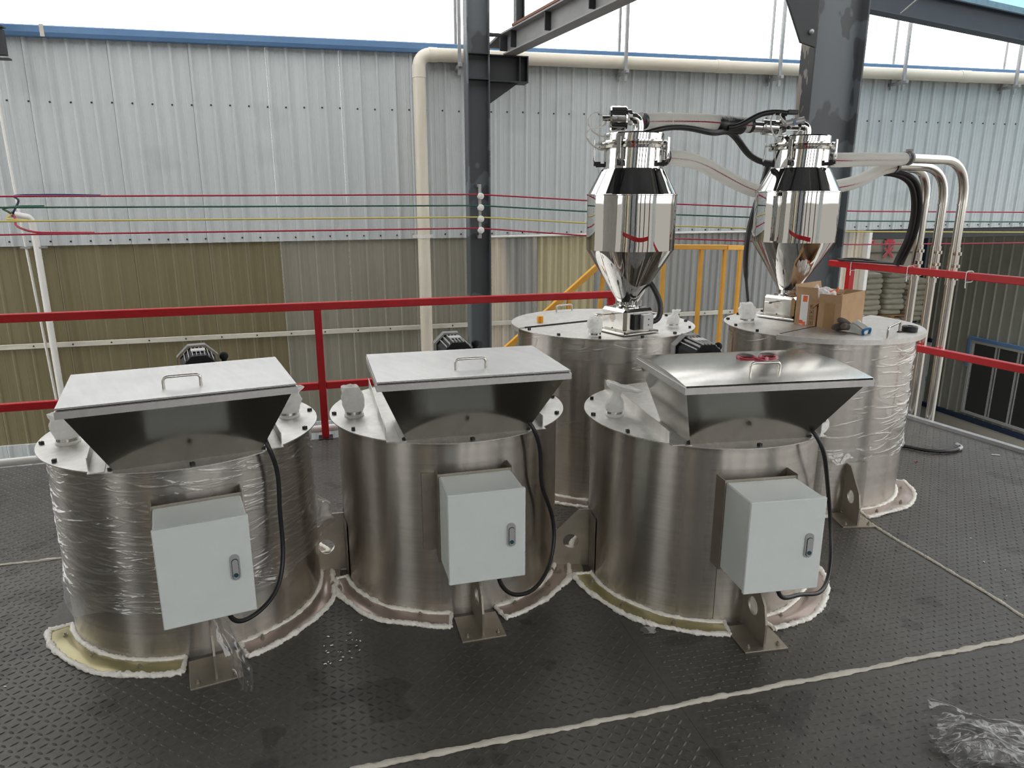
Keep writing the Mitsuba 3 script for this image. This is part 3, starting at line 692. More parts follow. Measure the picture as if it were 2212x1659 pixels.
# ------------------------------------------------------------------ railings
t = thing('guard_rail', 'red square-tube guard rail along the back edge, left of the silos', 'railing')
gy = lambda x: 5.08 + 0.044 * (x + 0.1)
put(t + '__top_rail', S(bar((-3.4, gy(-3.4), 0.958), (2.15, gy(2.15), 0.960), 0.05, 0.052), 'm_red'))
for a, b in ((-3.4, -0.126), (-0.074, 2.12)):
    put(t + '__mid_rail', S(bar((a, gy(a), 0.392), (b, gy(b), 0.390), 0.048, 0.05), 'm_red'))
for x in (-3.0, -0.10, 2.12):
    p = put(t + '__post', S(bx(x - 0.025, x + 0.025, gy(x) - 0.025, gy(x) + 0.025, 0.006, 0.935, 0.002), 'm_red'))
    put(p + '__foot_plate', S(cat(bx(x - 0.05, x + 0.05, gy(x) - 0.05, gy(x) + 0.05, 0.0, 0.006)), 'm_steel_dark'))
t = thing('guard_rail', 'bright red square-tube guard rail along the right platform edge', 'railing')
rx_ = lambda y: RIGHT(y) + 0.035
put(t + '__top_rail', S(bar((rx_(5.40) , 5.40, 1.143), (rx_(-1.0), -1.0, 1.143), 0.05, 0.052), 'm_red'))
put(t + '__mid_rail', S(bar((rx_(5.15), 5.15, 0.560), (rx_(-1.0), -1.0, 0.560), 0.05, 0.052), 'm_red'))
for y in (5.18, 2.6, 0.0):
    p = put(t + '__post', S(bx(rx_(y) - 0.025, rx_(y) + 0.025, y - 0.025, y + 0.025, -0.06, 1.118, 0.002), 'm_red'))
for y in (5.15, 4.62, 4.15):
    a = rx_(y)
    put(t + '__cable_tie', S(tube(bend([(a - 0.03, y, 1.10), (a - 0.03, y, 1.178), (a + 0.03, y, 1.178), (a + 0.03, y, 1.10), (a - 0.03, y, 1.10), (a - 0.045, y - 0.02, 1.06)], 0.012, 3), 0.0035, 5), 'm_tube_white'), label='white cable tie')
t = thing('edge_pipe', 'white pipe lying along the back edge of the platform', 'pipe')
put(t + '__pipe', S(tube([(-4, gy(-4) + 0.06, -0.01), (-2.1, gy(-2.1) + 0.05, 0.01), (0.0, gy(0) + 0.06, 0.055), (2.0, gy(2) + 0.06, 0.10)], 0.026, 14), 'm_white_pvc', 40))
t = thing('stair_rail', 'yellow stair railing behind the left silo', 'railing')
Yr = 6.2
put(t + '__sloped_handrail', S(bar((1.30, Yr, 0.17), (2.62, Yr, 1.28), 0.05, 0.05), 'm_yellow'))
put(t + '__top_rail', S(bar((2.62, Yr, 1.262), (3.70, Yr, 1.240), 0.045, 0.045), 'm_yellow'))
put(t + '__side_rail', S(bar((3.70, Yr, 1.238), (4.05, Yr + 0.28, 1.215), 0.045, 0.045), 'm_yellow'))
for x0, x1, z1 in ((2.10, 2.13, 0.86), (2.42, 2.46, 1.12), (3.07, 3.05, 1.24), (3.44, 3.44, 1.24), (3.69, 3.69, 1.22)):
    put(t + '__baluster', S(bar((x0 - (0.12 if x1 > x0 else 0), Yr, -0.9), (x1, Yr, z1), 0.035, 0.035, up=(0, 1, 0)), 'm_yellow'))
put(t + '__baluster', S(bar((4.02, Yr + 0.26, -0.9), (4.02, Yr + 0.26, 1.20), 0.035, 0.035, up=(0, 1, 0)), 'm_yellow'))
t = thing('guard_rail', 'red guard rail behind the viewer, seen mirrored in the silos', 'railing')
for z in (1.22, 0.70):
    put(t + '__rail', S(bar((-3, -1.3, z), (3.6, -1.3, z), 0.05, 0.05), 'm_red'))
for x in (-2.6, -0.9, 0.9, 2.4, 3.5):
    put(t + '__post', S(bx(x - 0.025, x + 0.025, -1.325, -1.275, 0.0, 1.2), 'm_red'))

# ------------------------------------------------------------------ the three mixers
RB, RL, HT = 0.490, 0.523, 0.757
ANG = [R_(11.8), R_(1.17), R_(-4.4)]
PLACE = [mx(DRUMS[i][0], DRUMS[i][1], 0, rz=ANG[i]) for i in range(3)]

def drum(r, h, seed, n=120, nz=14, z0=0.0):
    zs = np.linspace(z0, h, nz)
    m, uv = lathe([(r, z) for z in zs], n)
    V = m.vertices
    a = np.arctan2(V[:, 1], V[:, 0])
    d = meshkit.noise(np.stack([np.cos(a) * 3.2 + 20, np.sin(a) * 3.2 + 20, V[:, 2] * 1.1 + seed * 7], 1), seed) - 0.5
    f = 1 + 0.0042 * d / r * 1.0
    m.vertices = np.stack([V[:, 0] * f, V[:, 1] * f, V[:, 2]], 1)
    return S(m, 'm_brushed', True, uv)

def star(r=0.010, h=0.012):
    a = np.arange(8) * math.pi / 4
    return ext([((r if k % 2 == 0 else r * 0.55) * math.cos(t), (r if k % 2 == 0 else r * 0.55) * math.sin(t)) for k, t in enumerate(a)], h)
BOLT = S(moved(star(), mx(z=0.0)), 'm_black')
NUT = S(cat(cyl((0, 0, 0), (0, 0, 0.008), 0.009, 6), cyl((0, 0, 0.008), (0, 0, 0.016), 0.005, 6)), 'm_bracket')

def handle(x0, x1, y, z, h=0.040, r=0.0052):
    return tube(bend([(x0, y, z), (x0, y, z + h), (x1, y, z + h), (x1, y, z)], 0.016, 6), r, 10)

def arc(r, a0, a1, n=40):
    a = np.radians(np.linspace(a0, a1, n))
    return np.stack([r * np.cos(a), r * np.sin(a)], 1)

def ring_sector(r0, r1, a0, a1, th=0.004, seed=0, n=26, bump=0.006, lim=()):
    """A hand-cut sheet sector, slightly buckled, with its outer edge bent unevenly."""
    a = np.radians(np.linspace(a0, a1, n))
    k = np.linspace(0, 1, 7)
    A, K = np.meshgrid(a, k, indexing='ij')
    wv = meshkit.noise(np.stack([A * 3.0 + seed, 0 * A, 0 * A], -1), seed) - 0.5
    ro = r1 + 0.018 * wv
    for b, d in lim:
        cs = np.cos(A - b)
        ro = np.where(cs > 0.3, np.minimum(ro, (d / 2 - 0.006) / np.maximum(cs, 0.3)), ro)
    rr = r0 + (ro - r0) * K
    z = th + bump * np.sin(K * np.pi) * (0.4 + 1.6 * meshkit.noise(np.stack([A * 5 + seed, K * 2, 0 * A], -1), seed + 2))
    V = np.stack([rr * np.cos(A), rr * np.sin(A), z], -1)
    i, j = np.meshgrid(np.arange(n - 1), np.arange(6), indexing='ij')
    q = np.stack([i * 7 + j, (i + 1) * 7 + j, (i + 1) * 7 + j + 1, i * 7 + j + 1], -1).reshape(-1, 4)
    top = np.vstack([q[:, [0, 2, 1]], q[:, [0, 3, 2]]])
    return trimesh.Trimesh(V.reshape(-1, 3), top, process=False), rr

def flange(root, segs, M, r0, r1, seed, at, turn=0.0):
    lim = [(math.atan2(q[1] - at[1], q[0] - at[0]) - turn, math.hypot(q[0] - at[0], q[1] - at[1])) for q in DRUMS + TANKS if 0.1 < math.hypot(q[0] - at[0], q[1] - at[1]) < 1.2]
    for q, (a0, a1, m) in enumerate(segs):
        mesh, rr = ring_sector(r0 - 0.004, r1, a0, a1, seed=seed + q, lim=lim)
        f = put(root + '__floor_flange', S(mesh, m, True), M, label='olive filmed floor flange' if 'olive' in m else 'brown filmed floor flange')
        for a in np.arange(a0 + 9, a1 - 4, 24):
            rad = (r0 + r1) / 2 + 0.016 * math.sin(a * 7 + seed)
            put(f + '__nut', NUT, M @ mx(rad * math.cos(R_(a)), rad * math.sin(R_(a)), 0.009))
        outer = np.stack([rr[:, -1] * np.cos(np.radians(np.linspace(a0, a1, 26))), rr[:, -1] * np.sin(np.radians(np.linspace(a0, a1, 26)))], 1)
        inner = arc(r0 + 0.006, a0, a1, 26)
        loop = np.vstack([inner, outer[::-1], inner[:1]])
        put(root + '__seal_bead', S(bead(inner, 0.0105, 90, 0.9, seed * 5 + q, 'm_seal_white', 0.008, 0.2), 'm_seal_white', 50), M, label='white sealant bead')
        put(root + '__seal_bead', S(bead(outer, 0.0118, 110, 0.8, seed * 5 + q + 2, 'm_seal_white', 0.006, 0.3), 'm_seal_white', 50), M, label='white sealant bead')
        for e in (0, -1):
            put(root + '__seal_bead', S(bead([inner[e], outer[e]], 0.009, 16, 0.9, seed + q + e, 'm_seal_white', 0.008, 0.3), 'm_seal_white', 50), M, label='white sealant bead')

def leg(root, r, ang, M, hole=True):
    """A radial gusset plate with a round hole on a pad and a bolted foot."""
    L = M @ mx(rz=R_(ang))
    web = Polygon([(r - 0.004, 0.006), (r + 0.185, 0.006), (r + 0.185, 0.10), (r + 0.165, 0.17), (r + 0.05, 0.285), (r - 0.004, 0.285)])
    web = web.difference(Point(r + 0.085, 0.125).buffer(0.036, 16))
    g = put(root + '__leg', S(ext_y(web, -0.004, 0.004), 'm_bracket'), L)
    put(g + '__foot_plate', S(bx(r + 0.03, r + 0.205, -0.088, 0.088, 0.0, 0.007, 0.001), 'm_bracket'), L)
    m, uv = lathe([(r + 0.003, 0.0), (r + 0.003, 0.29)], 8, -0.24, 0.24)
    e, _ = lathe([(r - 0.002, 0.29), (r + 0.003, 0.29)], 8, -0.24, 0.24)
    put(g + '__pad', S(m, 'm_brushed', True, uv), L)
    for y in (-0.062, 0.062):
        put(g + '__nut', NUT, L @ mx(r + 0.175, y, 0.006))

def filter_bag(root, x, y, z, M, h, r, kind, seed):
    """A white cloth filter sleeve on a spigot, held by a steel clamp."""
    k = np.linspace(0, 1, 26)
    if kind == 'cup':
        rad = r * (0.98 + 0.30 * np.sin(np.pi * np.clip(k * 1.05, 0, 1)) + 0.10 * k)
    elif kind == 'neck':
        rad = r * (1.0 + 0.18 * np.sin(np.pi * k * 2.2) * (k < 0.45) - 0.42 * smooth(0.35, 0.6, k) + 0.95 * smooth(0.74, 0.9, k))
    else:
        rad = r * (1.0 + 0.22 * np.sin(np.pi * k * 1.6) - 0.3 * smooth(0.5, 0.8, k) + 0.22 * smooth(0.8, 0.95, k))
    prof = [(a, z + 0.014 + h * b) for a, b in zip(rad, k)]
    n0 = len(prof)
    prof += [(rad[-1] * 0.86, prof[-1][1] + 0.002), (rad[-1] * 0.55, prof[-1][1] - h * 0.14), (0.0, prof[-1][1] - h * 0.2)]
    m, _ = lathe(prof, 36)
    m.merge_vertices()
    V = m.vertices
    zz = np.clip((V[:, 2] - z - 0.014) / h, 0, 1)
    a = np.arctan2(V[:, 1], V[:, 0])
    fold = meshkit.fbm(np.stack([np.cos(a) * 1.6 + 9, np.sin(a) * 1.6 + 9 + zz * 1.2, zz * 3.2 + seed * 3], 1), 3, seed) - 0.5
    s = 1 + 0.75 * fold * smooth(0.05, 0.3, zz)
    V[:, :2] *= s[:, None]
    lean = {'cup': 0.10, 'neck': 0.30, 'bent': 0.42}[kind]
    V[:, 0] += lean * h * zz ** 2 * math.cos(seed * 1.3)
    V[:, 1] += lean * h * zz ** 2 * math.sin(seed * 1.3) * 0.4
    V[:, 2] += 0.16 * h * fold * zz
    if kind == 'neck':
        top = smooth(0.72, 0.95, zz)
        V[:, 0] += top * (0.012 + 0.35 * (V[:, 0]))
        V[:, 2] -= top * 0.32 * (V[:, 0] - 0.004)
    m.vertices = V + [x, y, 0]
    b = put(root + '__filter_bag', S(m, 'm_cloth', True), M, label='white cloth filter bag')
    put(b + '__clamp', S(turned([(r * 1.02, z + 0.012), (r * 1.08, z + 0.012), (r * 1.08, z + 0.030), (r * 1.02, z + 0.030)], 30).apply_translation([x, y, 0]), 'm_mirror', 30), M, label='steel hose clamp')
    put(b + '__spigot', S(turned([(0, z), (r * 1.16, z), (r * 1.18, z + 0.006), (r * 1.02, z + 0.013), (0, z + 0.013)], 30).apply_translation([x, y, 0]), 'm_white_pvc', 30), M)

def smooth(a, b, x):
    t = np.clip((np.asarray(x, float) - a) / (b - a), 0, 1)
    return t * t * (3 - 2 * t)

def film(r, z0, z1, seed, lower=None, upper=None, amp=0.003, slant=0.12, n=500, nz=240, cut=None, flare=0.0, count=260, zones=((0.0, 9.9),)):
    """Stretch film around a drum: a thin sheet a few millimetres off the steel, with long sharp creases pulled around it."""
    g = np.random.default_rng(seed)
    a = np.linspace(-np.pi, np.pi, n + 1)
    k = np.linspace(0, 1, nz)
    A, K = np.meshgrid(a, k, indexing='ij')
    lo = z0 + (lower(A) if lower else 0.0)
    hi = z1 + (upper(A) if upper else 0.0)
    Z = lo + (hi - lo) * K
    d = 0.0012 * meshkit.noise(np.stack([np.cos(A) * 3 + 9, np.sin(A) * 3 + 9, Z * 7], -1), seed)
    for c in range(count):
        za = zones[c % len(zones)]
        t0 = g.normal(za[0], za[1]) if za[1] < 5 else g.uniform(-np.pi, np.pi)
        L = g.uniform(0.12, 0.62)
        i0, i1 = np.searchsorted(a, t0 - L / 2), np.searchsorted(a, t0 + L / 2)
        if i1 - i0 < 4:
            continue
        u = np.linspace(-1, 1, i1 - i0)
        zc = g.uniform(z0 - 0.03, z1) + r * L * 0.5 * (g.normal(slant, 0.13) * u + g.normal(0.10, 0.10) * u * u)
        w = g.uniform(0.0014, 0.0030)
        h = amp * g.uniform(0.3, 1.0) ** 1.5 * w / 0.003 * (1 - u * u) ** 0.7
        d[i0:i1] += h[:, None] * np.exp(-((Z[i0:i1] - zc[:, None]) / w) ** 2)
    tail = np.clip((lo + 0.10 - Z) / 0.10, 0, 1) ** 1.6
    q1 = meshkit.noise(np.stack([np.cos(A) * 6 + 9, np.sin(A) * 6 + 9, Z * 22], -1), seed + 9)
    q2 = meshkit.noise(np.stack([np.cos(A) * 2 + 9, np.sin(A) * 2 + 9, 0 * Z], -1), seed + 3)
    d = d + 0.003 + flare * tail * (0.15 + q1) * (0.2 + 1.6 * q2 ** 2)
    rr = r + d
    V = np.stack([rr * np.cos(A), rr * np.sin(A), Z], -1).reshape(-1, 3)
    i, j = np.meshgrid(np.arange(n), np.arange(nz - 1), indexing='ij')
    q = np.stack([i * nz + j, (i + 1) * nz + j, (i + 1) * nz + j + 1, i * nz + j + 1], -1).reshape(-1, 4)
    if cut is not None:
        q = q[~cut(V[q].mean(1))]
    return trimesh.Trimesh(V, np.vstack([q[:, [0, 1, 2]], q[:, [0, 2, 3]]]), process=False)

HB, HW, HY0, HYb, HYt0, HYt1, HZ = 0.2445, 0.363, -0.435, -0.133, -0.624, -0.121, 1.041
DRUM = [drum(RB, HT - 0.004, s) for s in (1, 2, 3)]
TOP = S(turned([(0, HT - 0.004), (RL, HT - 0.004), (RL, HT), (0, HT)], 120), 'm_satin', 30)
HOPPER = S(hull([(sx * HB, y, HT) for sx in (-1, 1) for y in (HY0, HYb)] + [(sx * (HW - 0.006), y, HZ - 0.008) for sx in (-1, 1) for y in (HYt0 + 0.008, HYt1 - 0.004)]), 'm_sheet')
rim_o, rim_i = sbox(-HW, HYt0, HW, HYt1), sbox(-HW + 0.012, HYt0 + 0.012, HW - 0.012, HYt1 - 0.012)
RIM = S(moved(ext(rim_o.difference(rim_i), 0.024), mx(z=HZ - 0.034)), 'm_lid')
def domed(h, ny=26, nx=8):
    """The polished lid: a sheet bent to a slight crown from front to back."""
    x, y = np.linspace(-HW + 0.002, HW - 0.002, nx), np.linspace(HYt0 + 0.003, HYt1, ny)
    X, Y = np.meshgrid(x, y, indexing='ij')
    u = (Y - (HYt0 + HYt1) / 2) / ((HYt1 - HYt0) / 2)
    Zt = HZ - 0.003 + h * (1 - u * u) + 0.0012 * (meshkit.noise(np.stack([X * 5, Y * 8, 0 * X], -1), 3) - 0.5)
    V = np.vstack([np.stack([X, Y, Zt], -1).reshape(-1, 3), np.stack([X, Y, 0 * X + HZ - 0.006], -1).reshape(-1, 3)])
    i, j = np.meshgrid(np.arange(nx - 1), np.arange(ny - 1), indexing='ij')
    q = np.stack([i * ny + j, (i + 1) * ny + j, (i + 1) * ny + j + 1, i * ny + j + 1], -1).reshape(-1, 4)
    return trimesh.Trimesh(V, np.vstack([q[:, [0, 1, 2]], q[:, [0, 2, 3]], q[:, [0, 2, 1]] + nx * ny, q[:, [0, 3, 2]] + nx * ny]), process=False)
LID = {m: S(cat(bx(-HW + 0.002, HW - 0.002, HYt0 + 0.003, HYt1, HZ - 0.006, HZ, 0.0015)), m) for m in ('m_lid',)}
def crown_end(s):
    y = np.linspace(HYt0 + 0.003, HYt1, 20)
    u = (y - (HYt0 + HYt1) / 2) / ((HYt1 - HYt0) / 2)
    P = [(a, HZ - 0.0035 + 0.014 * (1 - b * b)) for a, b in zip(y, u)] + [(HYt1, HZ - 0.02), (HYt0 + 0.003, HZ - 0.02)]
    return ext_x(P, s * (HW - 0.004) - 0.001, s * (HW - 0.004) + 0.001)
LID['m_polished'] = S(domed(0.014), 'm_polished', True)
CROWN = S(cat(crown_end(-1), crown_end(1)), 'm_lid')
LTILT = mx(0, HYt1, HZ) @ mx(rx=R_(0.6)) @ mx(0, -HYt1, -HZ + 0.004)
HNDL = S(handle(-0.056, 0.060, -0.497, HZ), 'm_pipe', 40)
def angle_bar(s):
    x = 0.322 * s
    return cat(bx(min(x, x - 0.003 * s), max(x, x - 0.003 * s), -0.408, 0.425, HT, HT + 0.048), bx(min(x, x - 0.052 * s), max(x, x - 0.052 * s), -0.445, 0.40, HT, HT + 0.0035), bx(min(s * 0.268, s * 0.245), max(s * 0.268, s * 0.245), -0.455, -0.1, HT, HT + 0.002))
BARS = [S(angle_bar(s), 'm_satin') for s in (-1, 1)]
# control box
bw, bh, bz, bf, bd, bxx = 0.293, 0.358, 0.278, -0.735, 0.199, 0.005
BX = S(bx(bxx - bw / 2 + 0.004, bxx + bw / 2 - 0.004, bf + 0.020, bf + bd, bz + 0.003, bz + bh - 0.003, 0.004), 'm_box')
DOOR = S(cat(bx(bxx - bw / 2, bxx + bw / 2, bf, bf + 0.016, bz, bz + bh, 0.003), bx(bxx - bw / 2 + 0.006, bxx + bw / 2 - 0.006, bf + 0.016, bf + 0.021, bz + 0.006, bz + bh - 0.006)), 'm_box')
lx, lz = bxx + bw / 2 - 0.056, bz + 0.178
slot = lambda w, h, y0, y1, x, z: ext_y(sbox(x - 0.0005, z - h / 2 + w / 2, x + 0.0005, z + h / 2 - w / 2).buffer(w / 2, 12), y0, y1)
LOCK = S(cat(slot(0.031, 0.094, bf - 0.006, bf + 0.001, lx, lz), slot(0.018, 0.070, bf - 0.010, bf - 0.005, lx, lz - 0.005)), 'm_lock', 40)
LEVER = S(slot(0.021, 0.074, bf - 0.0068, bf - 0.0058, lx, lz - 0.005), 'm_black')
BTN = S(tube([(lx, bf - 0.013, lz - 0.026), (lx, bf - 0.009, lz - 0.026)], 0.0075, 16), 'm_teal', 40)
BRK = S(cat(bx(bxx - 0.149, bxx - 0.146, bf + bd - 0.005, -0.44, bz - 0.004, bz + bh + 0.006), bx(bxx + 0.146, bxx + 0.149, bf + bd - 0.005, -0.44, bz + 0.0, bz + bh + 0.012), bx(bxx - 0.149, bxx + 0.149, bf + bd - 0.001, bf + bd + 0.003, bz - 0.004, bz + bh + 0.006)), 'm_bracket')
PLATE = S(bx(bxx - 0.20, bxx - 0.14, -0.472, -0.445, bz + 0.02, bz + bh - 0.01), 'm_bracket')
# geared motor
mxc, mzc, mr = 0.085, 0.945, 0.078
def octa(r, y0, y1, z=mzc):
    a = np.arange(8) * math.pi / 4 + math.pi / 8
    return ext_y([(mxc + r * math.cos(t), z + r * math.sin(t)) for t in a], y0, y1)
MOTOR = S(cat(octa(mr, 0.15, 0.36), octa(mr * 0.6, 0.05, 0.15)), 'm_black_matt')
def octring(ro, ri, y0, y1):
    a = np.arange(8) * math.pi / 4 + math.pi / 8
    P = lambda r: [(mxc + r * math.cos(t), mzc + r * math.sin(t)) for t in a]
    return ext_y(Polygon(P(ro), [P(ri)]), y0, y1)
COWL = S(octring(mr * 1.2, mr * 1.14, 0.335, 0.385), 'm_steel_grey')
def fins():
    out = []
    for k in range(8):
        x = mxc - 0.056 + 0.016 * k
        out.append(bx(x - 0.0012, x + 0.0012, 0.155, 0.345, mzc + 0.05, mzc + 0.079 - 0.9 * max(0.0, abs(x - mxc) - 0.030)))
    return cat(out)
FINS = S(fins(), 'm_fin')
PLT = S(bx(mxc - 0.028, mxc + 0.030, 0.235, 0.29, mzc + 0.076, mzc + 0.081), 'm_fin')
KNOB = S(cat(ico(0.019, 2, (mxc + 0.105, 0.27, 0.985)), cyl((mxc + 0.105, 0.27, 0.94), (mxc + 0.105, 0.27, 0.975), 0.012, 10)), 'm_black_matt', 50)
GEAR = S(cat(bx(mxc - 0.07, mxc + 0.07, -0.06, 0.10, HT, HT + 0.22, 0.012), octa(0.055, 0.0, 0.07, HT + 0.12)), 'm_black')
CABLES = [[(0.262, -0.40, 0.80), (0.262, -0.455, 0.785), (0.285, -0.455, 0.70), (0.288, -0.452, 0.529), (0.283, -0.47, 0.341), (0.25, -0.525, 0.24), (0.167, -0.60, 0.191), (0.098, -0.643, 0.195), (0.064, -0.657, 0.285)],
          [(0.24, -0.42, 0.81), (0.252, -0.46, 0.79), (0.292, -0.455, 0.69), (0.31, -0.435, 0.516), (0.365, -0.40, 0.367), (0.377, -0.41, 0.241), (0.323, -0.48, 0.137), (0.207, -0.585, 0.111), (0.113, -0.64, 0.157), (0.065, -0.647, 0.285)],
          [(0.25, -0.42, 0.80), (0.265, -0.46, 0.77), (0.35, -0.425, 0.61), (0.45, -0.325, 0.425), (0.47, -0.33, 0.30), (0.40, -0.45, 0.15), (0.30, -0.54, 0.13), (0.172, -0.596, 0.165), (0.072, -0.646, 0.195), (0.039, -0.649, 0.285)]]
MIXLAB = ['stainless drum mixer wrapped in clear stretch film, with a slanted hopper',
          'bare stainless drum mixer with a matt hopper lid, middle of the three',
          'stainless drum mixer whose shiny hopper lid has red scissors on it']
BAGS = [[(-0.414, -0.021, 0.105, 0.038, 'cup', 3), (0.409, -0.038, 0.11, 0.038, 'bent', 5)], [(-0.420, -0.044, 0.118, 0.036, 'cup', 2), (0.41, -0.04, 0.11, 0.036, 'cup', 8)], [(-0.413, -0.018, 0.128, 0.034, 'neck', 4), (0.41, -0.04, 0.11, 0.036, 'cup', 9)]]
SEGS = [[(-174, -101, 'm_flange_olive'), (-79, -6, 'm_flange_brown'), (12, 80, 'm_flange_brown'), (100, 140, 'm_flange_brown')],
        [(-172, -101, 'm_flange_brown'), (-79, -6, 'm_flange_brown'), (12, 80, 'm_flange_brown'), (100, 168, 'm_flange_brown')],
        [(-178, -99, 'm_flange_olive'), (-80, -14, 'm_flange_brown'), (12, 80, 'm_flange_brown'), (100, 168, 'm_flange_brown')]]
for i in range(3):
    M = PLACE[i]
    t = thing('drum_mixer', MIXLAB[i], 'mixer')
    put(t + '__drum', DRUM[i], M)
    put(t + '__top_plate', TOP, M)
    h = put(t + '__hopper', HOPPER, M)
    put(h + '__rim', RIM, M)
    l = put(t + '__hopper_lid', LID['m_polished' if i == 2 else 'm_lid'], M @ LTILT if i == 2 else M, label='mirror polished hopper lid' if i == 2 else None)
    if i == 2:
        put(l + '__end_fold', CROWN, M @ LTILT)
    put(l + '__handle', HNDL, M @ LTILT if i == 2 else M)
    for b in BARS:
        put(t + '__angle_bar', b, M)
    for k in range(12):
        a = R_(30 * k + (0 if k % 3 else 0.5))
        if i == 2 and k in (7,):
            a += 0.01
        put(t + '__bolt', BOLT, M @ mx(0.503 * math.cos(a), 0.503 * math.sin(a), HT, rz=k))
    for k in range(2):
        filter_bag(t, *BAGS[i][k][:2], HT, M, *BAGS[i][k][2:])
    c = put(t + '__control_box', BX, M, label='light grey control box')
    put(c + '__door', DOOR, M)
    put(c + '__lock', LOCK, M)
    put(c + '__lever_gap', LEVER, M)
    put(c + '__button', BTN, M, label='teal push button')
    b = put(t + '__box_bracket', BRK, M)
    if i == 1:
        put(b + '__pad', PLATE, M)
    g = put(t + '__motor', MOTOR, M, label='black finned motor')
    put(g + '__cowl', COWL, M)
    put(g + '__fins', FINS, M, kind='stuff')
    put(g + '__name_plate', PLT, M)
    put(g + '__knob', KNOB, M)
    put(t + '__gearbox', GEAR, M)
    put(t + '__power_cable', S(tube(curve(CABLES[i], 60), 0.0085, 9), 'm_black', 60), M, label='black power cable')
    for a in ((-90, 90), (-90, 178, 90), (-90, 172, 55))[i]:
        leg(t, RB, a, M)
    flange(t, SEGS[i], M, RB, 0.583, 11 + 7 * i, DRUMS[i], ANG[i])
    if i == 0:
        fm = film(RB, 0.235, 0.735, 4, lower=lambda A: 0.05 * np.sin(A * 1.0 + 0.6) + 0.02 * np.sin(A * 2 + 1) + 0.015 * np.sin(A * 5) - 0.07 * np.exp(-((A + 2.75) / 0.28) ** 2), upper=lambda A: 0.012 * np.sin(A * 3), slant=-0.10, count=800, amp=0.006, zones=((-2.45, 0.33), (-0.75, 0.33), (-2.6, 0.3), (-1.6, 0.5), (0, 9)),
                  cut=lambda c: (np.abs(c[:, 0] - bxx) < 0.158) & (c[:, 1] < 0) & (c[:, 2] < bz + bh + 0.02), flare=0.075)
        put(t + '__stretch_film', S(fm, 'm_film', True), M, label='clear wrinkled stretch film')

# film tail hanging under the control box of the left mixer
def crumpled(pts, w, seed, n=60, k=16, amp=0.02):
    P = curve(pts, n)
    tt, A, B = frames(P)
    s = np.linspace(-1, 1, k)
    g = meshkit.fbm(np.stack(np.broadcast_arrays(np.linspace(0, 4, n)[:, None] + seed, s[None] * 2.2 + 5, 0 * s[None]), -1), 3, seed) - 0.5
    g2 = meshkit.fbm(np.stack(np.broadcast_arrays(np.linspace(0, 5, n)[:, None] + seed, s[None] * 2.6 + 15, 0 * s[None] + 3), -1), 3, seed + 4) - 0.5
    w = np.broadcast_to(np.asarray(w, float), (n,))
    V = P[:, None] + A[:, None] * (s[None, :, None] * w[:, None, None] + amp * 1.5 * g2[..., None]) + B[:, None] * (amp * 2.4 * g + 0.35 * w[:, None] * np.sin(s * 3.0 + seed)[None])[..., None]
    V[..., 2] = np.maximum(V[..., 2], 0.003)
    i, j = np.meshgrid(np.arange(n - 1), np.arange(k - 1), indexing='ij')
    q = np.stack([i * k + j, (i + 1) * k + j, (i + 1) * k + j + 1, i * k + j + 1], -1).reshape(-1, 4)
    return trimesh.Trimesh(V.reshape(-1, 3), np.vstack([q[:, [0, 1, 2]], q[:, [0, 2, 3]]]), process=False)
put('drum_mixer__stretch_film', S(crumpled([(-0.50, 2.50, 0.24), (-0.47, 2.46, 0.20), (-0.42, 2.40, 0.11), (-0.375, 2.33, 0.03), (-0.37, 2.285, 0.006)], np.r_[np.linspace(0.015, 0.035, 40), np.linspace(0.035, 0.018, 20)], 3, amp=0.016), 'm_film_loose', True), label='loose tail of clear film')

